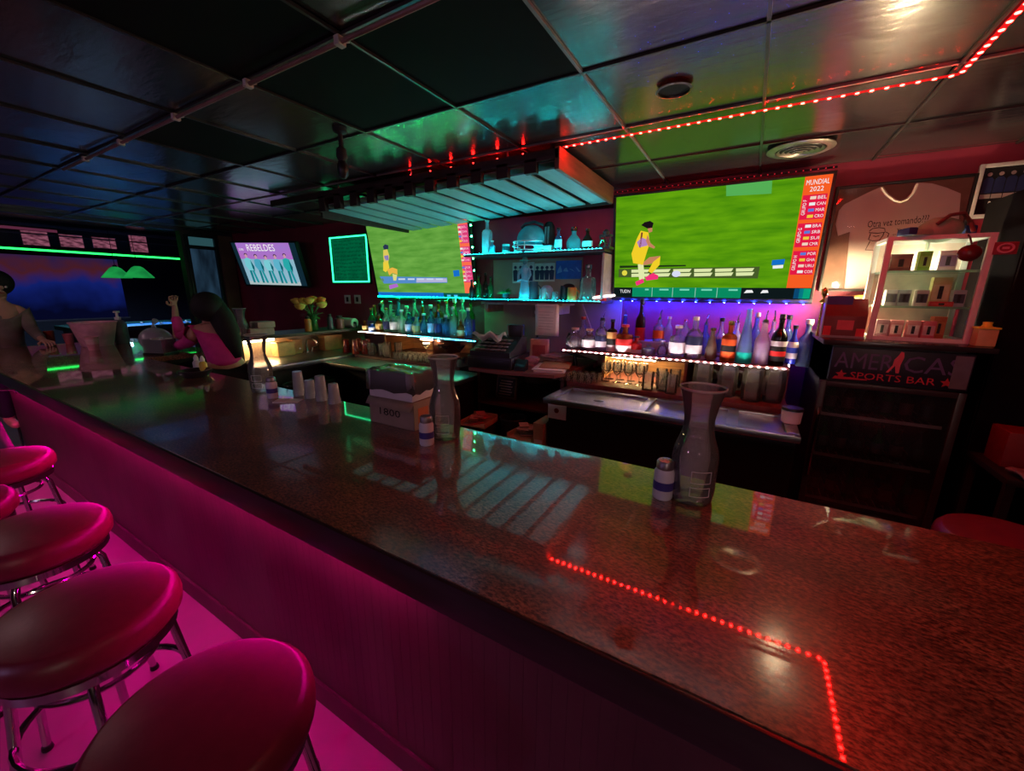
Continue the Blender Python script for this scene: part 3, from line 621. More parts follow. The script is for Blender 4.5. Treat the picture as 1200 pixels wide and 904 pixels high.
# sink counter on the short return, shelf above it
sk = thing('sink_counter', 'warmly lit sink counter on the short left side of the back bar', 'counter', (-3.95, 2.6, 0)); O = Vector((-3.95, 2.6, 0))
b = MB(); b.box((-4.28, 1.84, .90), (-3.62, 3.5, .945), bev=.006); rel(b, O).build('worktop', M_steel, sk)
b = MB(); b.box((-4.26, 1.86, 0), (-3.66, 3.5, .90)); rel(b, O).build('base_cabinet', M_counter_front, sk)
M_warm = mat('cream_splashback', (.55, .40, .25), .5, var=.12, scale=3)
b = MB(); b.box((-4.30, 1.84, .945), (-4.27, 3.5, 1.15)); rel(b, O).build('splashback', M_warm, sk)
b = MB(); b.box((-4.42, 1.84, 1.15), (-3.98, 3.5, 1.178), bev=.003); rel(b, O).build('upper_shelf', M_dwood, sk)
b = MB(); b.box((-4.42, 1.84, .90), (-3.90, 1.86, 1.15)); rel(b, O).build('end_panel', M_dwood, sk)
b = MB(); b.lathe([(.02, .945), (.018, .96), (.011, .97), (.011, 1.05)], 14, (-4.15, 2.62, 0)); b.tube([(-4.15, 2.62, 1.05), (-4.13, 2.62, 1.09), (-4.05, 2.62, 1.10), (-3.97, 2.62, 1.08), (-3.96, 2.62, 1.04)], .010); b.tube([(-4.15, 2.57, .945), (-4.15, 2.55, .99), (-4.11, 2.52, 1.0)], .009); b.tube([(-4.15, 2.67, .945), (-4.15, 2.69, .99), (-4.11, 2.72, 1.0)], .009); rel(b, O).build('tap', M_chrome, sk)
# ------------------------------------------------------------------ shelf lights
led_strip('white_led_strip', 'white LED strip along the front of the shelf below the large television', [(-1.325, 3.075, 1.14), (.262, 3.075, 1.14), (.275, 3.30, 1.14)], .046, (1, .82, .80), 620, (0, .1, 1), .0056, M_white)
led_strip('turquoise_led_strip', 'turquoise LED strip on the left half of the upper display shelf', [(-2.42, 3.203, 1.952), (-1.78, 3.203, 1.952)], .034, (.0, .85, .9), 220, (0, .1, 1), .006, M_white)
led_strip('turquoise_led_strip', 'brighter turquoise LED strip on the right half of the upper display shelf', [(-1.76, 3.203, 1.952), (-1.06, 3.203, 1.952)], .034, (.0, .78, 1), 1400, (0, .1, 1), .0065, M_white)
led_strip('turquoise_led_strip', 'pale turquoise LED strip on the front of the lower display shelf', [(-2.42, 3.203, 1.542), (-1.05, 3.203, 1.542)], .034, (.08, .85, .9), 140, (0, .25, 1), .006, M_white)
led_strip('green_blue_led_strip', 'white LED strip at the left end of the lower left bottle shelf', [(-3.86, 3.074, 1.152), (-3.1, 3.074, 1.152)], .036, (.95, .95, .85), 200, (0, .1, 1), .006, M_white)
led_strip('cyan_led_strip', 'cyan LED strip along the right of the lower left bottle shelf', [(-3.08, 3.074, 1.152), (-2.2, 3.074, 1.152)], .036, (.02, .55, 1), 330, (0, .1, 1), .006, M_white)
led_strip('green_under_screen_strip', 'green LED strip under the partly hidden television', [(-3.9, 3.43, 1.545), (-2.48, 3.43, 1.545)], .05, (.0, 1, .28), 750, (0, -.7, -1), .006, M_white)
led_strip('blue_under_screen_strip', 'blue LED strip under the large television above the bottles', [(-1.0, 3.44, 1.552), (.36, 3.44, 1.552)], .10, (.01, .03, 1), 2000, (0, .7, -.8), .0075, M_matte)
led_strip('red_blue_screen_top_strip', 'dotted red LED strip along the top edge of the large television', [(-1.04, 3.37, 2.388), (-.3, 3.37, 2.388), (.36, 3.37, 2.388)], .04, (1, .02, .05), .8, (0, -1, 0), .0038, M_matte)
# green fairy lights hanging beside the left television
pts = [at(x, y, Y=3.36) for x, y in ((552, 264), (553, 277), (554, 290), (555, 303), (556, 317), (557, 332), (558, 345))]
t = thing('fairy_light_string', 'string of green fairy lights hanging beside the partly hidden television', 'fairy lights', pts[0])
b = MB(); b.tube([p-pts[0] for p in pts], .003, 6); b.build('cord', mat('green_cord', (.02, .1, .04), .5), t)
gm = glow('fairy_green', (.05, 1, .25), 60)
for p in pts[:-1]:
    b = MB(); b.ball(p-pts[0]+Vector((0, -.006, 0)), .008, seg=8, rings=5); b.build('bulb', gm, t)
# warm tubes under the shelves
def warm_tube(label, a, c_, r, st, col=(1, .62, .25)):
    t = thing('tube_light', label, 'tube light', a); d = Vector(c_)-Vector(a)
    b = MB(); b.tube([(0, 0, 0), d], r, 8); b.build('light_tube', glow('warm_tube_%d' % len(MATS), col, st), t)
    b = MB(); n = d.normalized()*.012; b.tube([-n*1.6, n*.2], r*1.3, 8); b.tube([d-n*.2, d+n*1.6], r*1.3, 8); b.box((min(0, d.x)-.01, min(0, d.y)-.008, r), (max(0, d.x)+.01, max(0, d.y)+.008, r+.012)); b.build('holder', M_white, t)
warm_tube('short warm tube light under the shelf of clear bottles above the glasses', (-.92, 3.20, 1.105), (-.58, 3.20, 1.105), .008, 170)
warm_tube('short warm tube light under the shelf of green lit bottles', (-2.98, 3.17, 1.115), (-2.72, 3.17, 1.115), .008, 170)
warm_tube('warm work light over the sink counter at the left of the back bar', (-4.20, 2.0, 1.12), (-4.20, 2.30, 1.12), .016, 75, (1, .70, .32))

# ------------------------------------------------------------------ bottles
PROF = {
 'liquor': [(.92, 0), (1, .02), (1, .56), (.93, .63), (.55, .71), (.36, .76), (.33, .92), (.40, .93), (.40, .95), (.32, .955), (.32, .96)],
 'square': [(.94, 0), (1, .02), (1, .60), (.9, .66), (.42, .70), (.36, .73), (.34, .88), (.42, .89), (.42, .92), (.34, .925)],
 'tall': [(.92, 0), (1, .02), (1, .50), (.9, .58), (.58, .68), (.40, .76), (.36, .94), (.43, .95), (.43, .97), (.36, .975)],
 'cone': [(.96, 0), (1, .02), (.98, .14), (.82, .35), (.58, .58), (.40, .75), (.30, .88), (.29, .96), (.34, .965), (.34, .98)],
 'round': [(.6, 0), (.82, .03), (1, .18), (1, .34), (.88, .50), (.56, .64), (.34, .72), (.31, .85), (.38, .86), (.38, .89), (.3, .895)],
 'pear': [(.6, 0), (.9, .03), (1, .16), (.95, .32), (.75, .52), (.5, .70), (.38, .82), (.36, .93), (.43, .94), (.43, .96)],
 'wine': [(.92, 0), (1, .02), (1, .58), (.92, .66), (.62, .73), (.40, .79), (.36, .95), (.43, .955), (.43, .985), (.36, .99)],
 'squat': [(.9, 0), (1, .03), (1, .50), (.92, .58), (.5, .66), (.36, .7), (.36, .84), (.44, .85), (.44, .9)],
}
bottle_cache = {}
def bottle(kind, loc, h, r, body, lab=None, cap=None, label='', pour=False, group=None, name='bottle', lz=(.14, .48), sy=1.0, cat='bottle', caph=.07, rz=None, square=False):
    t = thing(name, label, cat, loc, rnd.uniform(0, 6) if rz is None else rz, group)
    pr = [(a*r, z*h) for a, z in PROF[kind]]
    b = MB(); n = 18
    b.lathe([(.0001, 0)]+pr+[(.0001, pr[-1][1])], n, caps=False, sy=sy)
    if kind == 'square' or square:
        for i, v in enumerate(b.v):
            a = math.atan2(v[1], v[0]); k = min(1.25, 1/max(abs(math.cos(a)), abs(math.sin(a)))); q = math.hypot(v[0], v[1])
            if q > .55*r and v[2] < .66*h: b.v[i] = (v[0]*k*.88, v[1]*k*.88, v[2])
    b.build('glass_body', body, t)
    if lab:
        mats = lab if isinstance(lab, list) else [lab]
        def R(z):
            for (a0, z0), (a1, z1) in zip(pr, pr[1:]):
                if z0 <= z <= z1: return a0+(a1-a0)*(z-z0)/max(1e-6, z1-z0)
            return pr[0][0]
        b = MB(); k = len(mats); f = 1.035 if not (kind == 'square' or square) else 1.13
        for i in range(k):
            za, zb = lz[0]+(lz[1]-lz[0])*i/k, lz[0]+(lz[1]-lz[0])*(i+1)/k
            zs = [za+(zb-za)*q/4 for q in range(5)]
            b.lathe([(R(z*h)*f, z*h) for z in zs], n, caps=False, mat=i, sy=sy)
        b.build('label_band', mats, t)
    zt = pr[-1][1]; rt = pr[-2][0]
    if cap:
        b = MB(); b.lathe([(rt*1.12, zt-.02*h), (rt*1.15, zt), (rt*1.12, zt+caph*h), (rt*.8, zt+caph*h*1.1), (.0001, zt+caph*h*1.12)], 14); b.build('cap', cap, t)
    if pour:
        b = MB(); b.lathe([(rt*.9, zt-.004), (rt*.9, zt+.012), (rt*.4, zt+.018)], 12); b.tube([(0, 0, zt+.015), (.002, 0, zt+.045), (.014, 0, zt+.075)], [.005, .004, .0035], 8); b.build('pourer', M_chrome, t)
    return t
def put(kind, px, top, wpx, Y, zs, body, lab, cap, label, base=None, **k):
    P = at(px, base or 412, Y=Y); P = Vector((P.x, Y, zs)); h = at(px, top, Y=Y).z-zs; r = metres(wpx, P)/2
    cf = k.get('caph', .07) if cap else 0
    zt = PROF[kind][-1][1]+cf*1.1+(.0 if not k.get('pour') else 0)
    hh = (h-(.075 if k.get('pour') else 0))/zt
    return bottle(kind, P, max(.05, hh), r, body, lab, cap, label, **k)
Ld, Lw, Lo, Lr, Ly, Lb, Lk = plain('navy_label', 24, 30, 70), plain('white_label', 205, 205, 210), plain('orange_label', 225, 95, 30), plain('red_label', 190, 25, 25), plain('cream_label', 225, 185, 110), plain('blue_label', 40, 70, 180), plain('black_label', 16, 16, 18)
Kb, Kw, Kg, Kr, Kc = M_black, M_white, M_gold, M_red, M_cork
G = 'bottles on the shelf below the large television'; Z = 1.15
fr, bk = 3.165, 3.37
put('round', 673, 384, 21, fr, Z, M_glass, None, Kc, 'round clear bottle with cork, first on the shelf below the large television', group=G)
put('squat', 690, 385, 17, fr, Z, M_glass, Lw, Kc, 'squat clear bottle with white label beside the round corked bottle', group=G)
put('liquor', 704, 372, 15, fr, Z, M_glass, [Lw, Ld], Kb, 'clear bottle with dark label and black cap beside the squat white-labelled bottle', group=G)
put('square', 716, 374, 11, fr, Z, M_brown, [Lw, Lk, Ly], Kb, 'narrow dark bottle with pale foot and yellow shoulder label', group=G, lz=(.02, .6), caph=.05)
put('square', 731, 380, 18, fr, Z, M_amber, [Lw, Lr], Kr, 'wide red whiskey bottle with white and red label', group=G, lz=(.06, .5))
put('squat', 745, 394, 13, fr, Z, plain('red_glaze', 150, 20, 20, .25), Lw, Kb, 'short red bottle right of the wide red whiskey bottle', group=G, lz=(.05, .25))
put('squat', 760, 404, 15, fr, Z, clear('pale_green_glass', (.7, .88, .78), .4, .1, hazecol=(.6, .8, .68)), None, None, 'low pale green glass jar on the shelf front', group=G)
put('round', 776, 399, 12, fr, Z, M_glass, None, Kw, 'small round clear bottle with white stopper beside the green jar', group=G)
put('square', 793, 381, 17, fr, Z, M_glass, Lw, Kw, 'square clear bottle with faint white label, centre of the shelf', group=G)
put('liquor', 812, 371, 18, fr, Z, M_glass, [Lw, Ld], Kw, 'tall clear bottle with navy label and white cap', group=G, lz=(.14, .55))
put('pear', 833, 384, 13, fr, Z, mat('pewter_bottle', (.25, .22, .16), .3, .6), None, Kg, 'pear-shaped pewter coloured bottle', group=G)
put('square', 853, 376, 14, fr, Z, clear('orange_liquor_glass', (.9, .4, .1), .45, hazecol=(.85, .25, .05)), [Lo, Lk, Lo], Kg, 'bottle of orange liquor with broad orange label', group=G, lz=(.1, .56))
put('cone', 872, 362, 17, fr, Z, clear('iridescent_glass', (.5, .75, .9), .5, .2, hazecol=(.35, .6, .8)), plain('aqua_foot', 20, 190, 170, .3), None, 'tall cone-shaped blue and violet bottle with aqua foot', group=G, lz=(.0, .2))
put('tall', 892, 364, 16, fr, Z, clear('frosted_pink_glass', (.8, .68, .8), .6, .3, hazecol=(.75, .58, .7)), None, None, 'tall frosted pink and blue bottle with pourer', group=G, pour=True)
put('liquor', 911, 368, 16, fr, Z, plain('black_gloss_bottle', 10, 10, 12, .2), [Lk, Lr, Lk, Lw], Kb, 'black bottle with red and white flower label', group=G, lz=(.1, .5))
put('tall', 928, 381, 11, 3.30, Z, plain('royal_blue_bottle', 30, 40, 150, .25), [Lw, Lb, Lw], Kb, 'slim royal blue bottle behind the black bottle', group=G, lz=(.15, .6))
put('squat', 943, 374, 15, 3.36, Z-.02, clear('slate_blue_glass', (.4, .55, .68), .5, .2, hazecol=(.22, .34, .45)), None, Kw, 'wide slate blue bottle at the right end of the shelf', group=G, pour=False)
# rear row
for px, top, w, kd, bd, lb, cp, lab, pr_ in (
 (682, 371, 12, 'tall', M_glass, None, Kr, 'clear bottle with red cap in the back row behind the squat corked bottle', False),
 (705, 366, 11, 'tall', M_frost, None, None, 'frosted bottle with pourer in the back row behind the dark-labelled bottle', True),
 (730, 360, 12, 'tall', M_blueglass, Lr, None, 'blue glass bottle with pourer behind the wide red whiskey bottle', True),
 (748, 350, 11, 'wine', M_brown, Lr, Kb, 'tall slender wine bottle standing highest in the back row', False),
 (770, 363, 13, 'liquor', M_glass, Lo, None, 'bottle with orange house-shaped label on the raised step', True),
 (781, 371, 9, 'tall', M_frost, None, Kw, 'slim frosted bottle on the step beside the orange-labelled bottle', False),
 (800, 374, 11, 'liquor', M_glass, None, Kr, 'clear bottle with red cap on the raised step', False),
 (824, 368, 12, 'tall', M_blueglass, None, None, 'blue glass bottle with pourer behind the navy-labelled bottle', True),
 (842, 372, 11, 'tall', M_glass, Lb, Kb, 'clear bottle with blue label in the back row behind the pewter bottle', False),
 (860, 366, 12, 'liquor', M_frost, None, None, 'frosted bottle with pourer behind the orange liquor', True),
 (882, 366, 12, 'tall', M_blueglass, None, Kw, 'blue glass bottle in the back row between the cone and the frosted pink bottle', False),
 (902, 364, 12, 'liquor', M_glass, None, None, 'clear bottle with pourer between the frosted pink and the black bottle', True),
 (919, 369, 12, 'wine', M_blueglass, Lw, Kb, 'blue wine bottle in the back row right of the black bottle', False)):
    st_ = 1.235 if 765 <= px <= 801 else Z
    put(kd, px, top, w, bk, st_, bd, lb, cp, lab, group=G, pour=pr_)

# left shelf: close-packed green lit bottles
G = 'green lit bottles below the partly hidden television'; Z = 1.162
kinds = ['liquor', 'tall', 'square', 'wine', 'liquor', 'tall']
bods = [M_glass, M_greenglass, M_glass, M_blueglass, M_frost, M_amber]
caps = [Kb, Kw, Kg, None, Kb, Kw]; labs = [Lw, None, Ld, Ly, Lb, None]
words = {0: 'clear', 1: 'green glass', 3: 'blue glass', 4: 'frosted', 5: 'amber'}
lw = {0: 'white-labelled', 2: 'navy-labelled', 3: 'cream-labelled', 4: 'blue-labelled'}
ordn = ['leftmost', 'second', 'third', 'fourth', 'fifth', 'sixth', 'seventh', 'eighth', 'ninth', 'tenth', 'eleventh', 'twelfth', 'thirteenth', 'fourteenth', 'fifteenth']
for row, (Y, y0, n, x0, x1) in enumerate(((3.16, 371, 14, 437, 549), (3.38, 361, 13, 441, 552))):
    for i in range(n):
        px = x0+(x1-x0)*i/(n-1); q = rnd.randrange(6); e = rnd.randrange(6); kd = kinds[rnd.randrange(6)]
        top = y0-7+rnd.uniform(-5, 6)
        if row == 0 and 6 <= i <= 11: q = rnd.choice((3, 0, 3, 4))
        col = {0: 'clear', 1: 'green glass', 2: 'clear', 3: 'blue glass', 4: 'frosted', 5: 'amber'}[q]
        lab = '%s %s bottle, %s from the left in the %s row of green lit bottles' % (lw.get(e, 'unlabelled'), col, ordn[i], 'front' if row == 0 else 'back')
        lab = lab.replace('leftmost from the left', 'leftmost')
        put(kd, px, top, 9.6, Y, Z, bods[q], labs[e], caps[e], lab, base=390, group=G, pour=(caps[e] is None))
put('wine', 447, 356, 9, 3.27, Z, M_brown, Lk, Kb, 'dark wine bottle at the left end of the green lit shelf', base=385, group=G)
put('squat', 436, 379, 8, 3.12, Z, plain('bright_blue_can', 40, 120, 220, .3), Lw, Kw, 'small bright blue bottle at the left end of the green lit shelf', base=385, group=G)
put('squat', 428, 376, 7, 3.12, Z, M_amber, Ly, Kg, 'small yellow-labelled bottle at the left end of the green lit shelf', base=384, group=G)
P = at(405, 380, Y=3.2); t = thing('paper_roll', 'white paper towel roll lying left of the green lit bottles', 'paper roll', (P.x+.04, 3.2, 1.235))
b = MB(); b.add([], []); b.lathe([(.018, -.13), (.052, -.13), (.054, -.125), (.054, .125), (.052, .13), (.018, .13)], 24, M=Ry(PI/2), caps=False); b.build('roll', M_paper, t)
b = MB(); b.tube([(-.15, 0, 0), (.15, 0, 0)], .01); b.tube([(-.15, 0, 0), (-.15, .0, -.06)], .007); b.tube([(.15, 0, 0), (.15, .0, -.06)], .007); b.box((-.16, -.03, -.073), (.16, .03, -.06)); b.build('holder', M_black, t)

# ------------------------------------------------------------------ glasses
def glass_proto(kind):
    b = MB()
    if kind == 'tumbler': pr = [(.0001, 0), (.026, 0), (.028, .004), (.034, .085), (.0315, .085), (.0265, .010), (.0001, .010)]
    elif kind == 'shot': pr = [(.0001, 0), (.018, 0), (.019, .004), (.025, .062), (.0228, .062), (.018, .014), (.0001, .014)]
    elif kind == 'mug': pr = [(.0001, 0), (.036, 0), (.038, .006), (.040, .13), (.037, .13), (.034, .014), (.0001, .014)]
    elif kind == 'goblet': pr = [(.0001, 0), (.032, 0), (.032, .003), (.006, .008), (.005, .055), (.018, .065), (.034, .09), (.037, .115), (.033, .145), (.031, .145), (.034, .115), (.031, .093), (.0001, .070)]
    elif kind == 'martini': pr = [(.0001, 0), (.033, 0), (.033, .003), (.005, .008), (.004, .075), (.055, .135), (.053, .135), (.0001, .080)]
    elif kind == 'pitcher': pr = [(.0001, 0), (.050, 0), (.053, .006), (.062, .09), (.060, .15), (.056, .19), (.060, .205), (.056, .205), (.052, .188), (.055, .15), (.057, .09), (.048, .014), (.0001, .014)]
    elif kind == 'pint': pr = [(.0001, 0), (.030, 0), (.031, .004), (.042, .145), (.039, .145), (.029, .014), (.0001, .014)]
    b.lathe(pr, 18, caps=False)
    return b
def glass(kind, name, label, cat, group, locs, m=None, flip=False):
    first = None
    for i, p in enumerate(locs):
        if first is None:
            t = thing(name, label, cat, p, 0, group); first = t
            b = glass_proto(kind)
            if flip: H_ = max(v[2] for v in b.v); b.v = [(x, y, H_-z) for x, y, z in b.v]
            b.build('bowl', m or M_ware, t)
            if kind == 'mug': b = MB(); b.tube([(.037, 0, .02), (.062, 0, .03), (.070, 0, .065), (.062, 0, .1), (.037, 0, .11)], .007, 8); b.build('handle', m or M_ware, t)
            if kind == 'pitcher': b = MB(); b.tube([(.058, 0, .05), (.092, 0, .06), (.10, 0, .11), (.085, 0, .165), (.055, 0, .175)], .008, 8); b.build('handle', m or M_ware, t)
        else: dup(first, p, rnd.uniform(0, 6))
    return first
zb = .945
glass('shot', 'shot_glass', 'small clear glass in the packed rows left of the warm lit cubby', 'glass', 'small glasses on the right unit', [(-1.26+.055*i+.02*j, 2.83+.07*j, zb) for j in range(3) for i in range(6)], flip=True)
glass('goblet', 'goblet', 'stemmed glass in the warm lit cubby under the clear bottles', 'glass', 'stemmed glasses in the lit cubby', [(-.90+.085*i, 2.98+.10*j, zb+.0) for j in range(2) for i in range(4)])
glass('mug', 'beer_mug', 'clear beer mug in the warm lit cubby right of the stemmed glasses', 'mug', 'beer mugs in the lit cubby', [(-.56, 2.86, zb), (-.47, 2.9, zb), (-.40, 2.84, zb), (-.50, 3.03, zb), (-.41, 3.05, zb)])
glass('pitcher', 'glass_pitcher', 'clear glass pitcher in the dark red cubby right of the big carafe', 'pitcher', 'pitchers in the right cubby', [(-.22, 2.93, zb), (-.07, 2.97, zb), (.07, 2.92, zb), (.19, 2.96, zb)])
glass('shot', 'shot_glass', 'small glass in the yellow lit rows under the green lit bottles', 'glass', 'small glasses on the left unit', [(-3.02+.068*i+.02*j, 2.84+.075*j, zb) for j in range(3) for i in range(11)])
glass('martini', 'martini_glass', 'cocktail glass standing behind the yellow lit small glasses', 'glass', 'cocktail glasses on the left unit', [(-2.88, 3.14, zb), (-2.74, 3.18, zb), (-2.60, 3.12, zb), (-2.47, 3.18, zb)])
glass('mug', 'beer_mug', 'large clear beer mug on the left unit beside the red tumblers', 'mug', 'beer mugs on the left unit', [(-3.40, 2.86, zb), (-3.28, 2.9, zb), (-3.16, 2.85, zb), (-3.33, 3.02, zb), (-3.20, 3.05, zb)])
glass('pint', 'plastic_tumbler', 'red plastic tumbler on the left unit beside the sink', 'tumbler', 'red tumblers on the left unit', [(-3.80, 2.86, zb), (-3.70, 2.9, zb), (-3.62, 2.84, zb), (-3.76, 3.0, zb), (-3.66, 3.04, zb), (-3.54, 2.9, zb)], clear('red_tumbler_plastic', (.9, .35, .25), .45, .15, hazecol=(.6, .08, .04)), flip=True)
glass('shot', 'salt_pot', 'pale glass stopper bottle behind the carafe beside the till', 'glass', 'pale pots beside the till', [(-2.30, 2.86, zb), (-2.22, 2.84, zb)], M_frost)
# white squeeze bottle right of the rack
P = at(938, 478, Y=2.70); t = thing('squeeze_bottle', 'white tub at the right end of the steel counter', 'tub', (.27, 2.6, .922))
b = MB(); b.lathe([(.0001, 0), (.04, 0), (.046, .004), (.05, .07), (.046, .075), (.0001, .076)], 20, caps=False); b.build('tub_body', M_white, t)
b = MB(); b.lathe([(.047, .072), (.053, .074), (.051, .088), (.02, .094), (.0001, .095)], 20, caps=False); b.build('lid', M_black, t)

# ------------------------------------------------------------------ upper display shelves
Z = 1.955; Y = 3.30
put('square', 571, 258, 11, Y, Z, mat('white_blue_bottle', (.55, .7, .8), .3), None, Kw, 'white square bottle at the left of the upper display shelf', base=292, caph=.02)
put('squat', 577, 282, 7, 3.25, Z, plain('small_blue_jar', 80, 170, 200, .3), None, Kw, 'tiny pale jar beside the white square bottle', base=292)
b = MB(); P = at(593, 292, Y=3.27); t = thing('drinks_can', 'small pale patterned can on the upper display shelf', 'can', (P.x, 3.27, Z))
b.lathe([(.0001, 0), (.030, 0), (.034, .006), (.034, .075), (.030, .08), (.0001, .08)], 20, caps=False); b.build('can_body', plain('pale_can_metal', 150, 190, 200, .3), t)
b = MB(); b.lathe([(.0346, .022), (.0346, .060)], 20, caps=False); b.build('can_label', plain('dark_can_label', 40, 60, 70, .4), t)
# teal helmet with a face guard on a small box
P = at(622, 291, Y=3.30); t = thing('sports_helmet', 'turquoise lit sports helmet with face guard on the upper display shelf', 'helmet', (P.x, 3.32, Z), -.35)
b = MB(); ps = []
for i in range(11):
    a = PI*.56*i/10; ps.append((.125*math.sin(a), .135*math.cos(a)))
b.lathe([(max(r_, .0001), z+.10) for r_, z in reversed(ps)], 26, caps=False, sy=1.12); b.lathe([(max(r_*.95, .0001), z*.95+.10) for r_, z in ps], 26, caps=False, sy=1.12)
b.v = [(x, y, z-(.0 if y > -.03 else 0)) for x, y, z in b.v]; b.build('shell', plain('helmet_shell', 90, 170, 185, .25), t)
b = MB()
for z, r_ in ((.085, .145), (.05, .150), (.015, .135)): b.tube([(r_*math.cos(PI+PI*i/14), r_*1.15*math.sin(PI+PI*i/14)-.01, z) for i in range(15)], .005, 6)
for a in (-.5, 0, .5): b.tube([(.148*math.sin(a), -.16*math.cos(a)-.01, .085), (.138*math.sin(a), -.155*math.cos(a)-.01, .015)], .005, 6)
b.build('face_guard', plain('pale_guard', 190, 210, 215, .3), t)
b = MB(); b.tube([(-.03, -.10, .20), (0, -.08, .235), (.05, -.02, .25), (.09, .05, .23)], .012, 8); b.build('crest', plain('dark_crest', 40, 50, 60, .4), t)
P = at(641, 290, Y=3.33); t = thing('model_boot', 'black hooded figure standing on a pale book on the upper display shelf', 'ornament', (P.x, 3.36, Z+.05))
b = MB(); b.lathe([(.055, 0), (.06, .02), (.058, .10), (.05, .17), (.03, .20), (.0001, .21)], 20, sy=.7); b.build('cloak', plain('black_cloak', 18, 18, 20, .5), t)
b = MB(); b.box((-.02, -.045, .02), (-.006, -.036, .16)); b.box((.006, -.045, .02), (.02, -.036, .16)); b.build('cloak_trim', plain('grey_trim', 110, 110, 115, .5), t)
t = thing('book', 'pale thick book lying under the black hooded figure', 'book', (P.x-.01, 3.32, Z))
b = MB(); b.box((-.085, -.07, 0), (.085, .09, .006), bev=.002); b.box((-.085, -.07, .044), (.085, .09, .05), bev=.002); b.box((-.085, .08, 0), (.085, .09, .05)); b.build('cover', plain('teal_grey_cover', 120, 160, 170, .5), t)
b = MB(); b.box((-.08, -.065, .006), (.08, .08, .044)); b.build('pages', M_paper, t)
put('squat', 654, 267, 9, 3.27, Z, M_blueglass, Lw, Kb, 'small bottle with pale oval label beside the pale book', base=291, sy=.5, rz=0)
put('round', 672, 266, 18, 3.30, Z, clear('turquoise_bottle_glass', (.4, .8, .88), .5, .1, hazecol=(.3, .7, .8)), None, M_chrome, 'wide round turquoise bottle in the middle of the upper display shelf', base=290, sy=.5, rz=0, caph=.16)
put('round', 688, 268, 13, 3.30, Z, M_brown, Lw, M_chrome, 'round dark flask with pale oval label right of the turquoise bottle', base=289, sy=.5, rz=0, lz=(.15, .42), caph=.10)
P = at(708, 289, Y=3.30); t = thing('model_engine', 'dark ornate model at the right end of the upper display shelf', 'ornament', (P.x, 3.33, Z))
b = MB(); b.box((-.055, -.06, 0), (.055, .06, .02), bev=.004); b.box((-.045, -.03, .10), (.045, .04, .115), bev=.003)
for x in (-.04, 0, .04): b.tube([(x, -.02, .02), (x+.008, -.03, .06), (x-.004, -.02, .105)], .008, 8)
b.lathe([(.025, 0), (.028, .02), (.012, .04)], 14, (.0, 0, .115)); b.build('model_body', mat('dark_pewter', (.08, .07, .07), .35, .7), t)
b = MB(); b.tube([(-.04, -.05, .03), (-.01, -.055, .07), (.03, -.05, .04)], .005, 6); b.build('model_trim', M_gold, t)
# lower display shelf
Z = 1.545
for px, top, w, bd, lab in ((553, 328, 6, plain('dark_red_candle', 60, 16, 20, .4), 'dark narrow bottle first on the lower display shelf'), (561, 322, 7, M_greenglass, 'green glass bottle second on the lower display shelf'), (569, 320, 7, M_brown, 'brown glass bottle third on the lower display shelf'), (575, 324, 6, M_greenglass, 'thin green bottle fourth on the lower display shelf')):
    put('tall', px, top, w, 3.30, Z, bd, None, Kb, lab, base=348)
P = at(592, 349, Y=3.28); t = thing('potted_plant', 'small leafy green plant between bottles and tall blue statuette', 'plant', (P.x, 3.29, Z))
b = MB(); b.lathe([(.0001, 0), (.028, 0), (.038, .05), (.041, .055), (.036, .055), (.03, .045), (.0001, .045)], 18, caps=False); b.build('pot', plain('dark_pot', 60, 40, 50, .5), t)
b = MB()
for i in range(26):
    a, l, e = rnd.uniform(0, 2*PI), rnd.uniform(.05, .10), rnd.uniform(.1, 1.2); d = Vector((math.cos(a)*math.cos(e), math.sin(a)*math.cos(e), math.sin(e))); s_ = Vector((-math.sin(a), math.cos(a), 0))*.014; q = Vector((0, 0, .05))
    b.add([q[:], (q+d*l*.5+s_)[:], (q+d*l+Vector((0, 0, -.015)))[:], (q+d*l*.5-s_)[:]], [(0, 1, 2, 3)])
b.build('leaves', M_green_leaf, t)
P = at(614, 351, Y=3.25); hh = at(614, 301, Y=3.25).z-Z; k = hh/.34; t = thing('statuette', 'tall slim blue lit statuette wearing a wide hat on the lower display shelf', 'statuette', (P.x, 3.26, Z))
b = MB(); b.lathe([(r_*k, z*k) for r_, z in ((.0001, 0), (.05, 0), (.05, .015), (.042, .02), (.046, .05), (.036, .12), (.028, .18), (.036, .22), (.040, .245), (.026, .265), (.013, .275), (.014, .282))], 20, caps=False, sy=.8)
for s_ in (-1, 1): b.tube([(s_*.036*k, 0, .245*k), (s_*.055*k, -.01, .20*k), (s_*.042*k, -.035*k, .15*k), (s_*.01*k, -.045*k, .16*k)], [.012*k, .011*k, .010*k, .008*k], 8)
b.build('gown', plain('pale_blue_gown', 120, 170, 200, .5), t)
b = MB(); b.ball((0, 0, .297*k), .020*k, sc=(.9, .95, 1.15)); b.build('head', plain('grey_face', 70, 90, 100, .5), t)
b = MB(); b.lathe([(.045*k, .307*k), (.044*k, .312*k), (.022*k, .316*k), (.020*k, .335*k), (.012*k, .341*k), (.0001, .342*k)], 20); b.build('hat', plain('teal_hat', 60, 150, 150, .5), t)
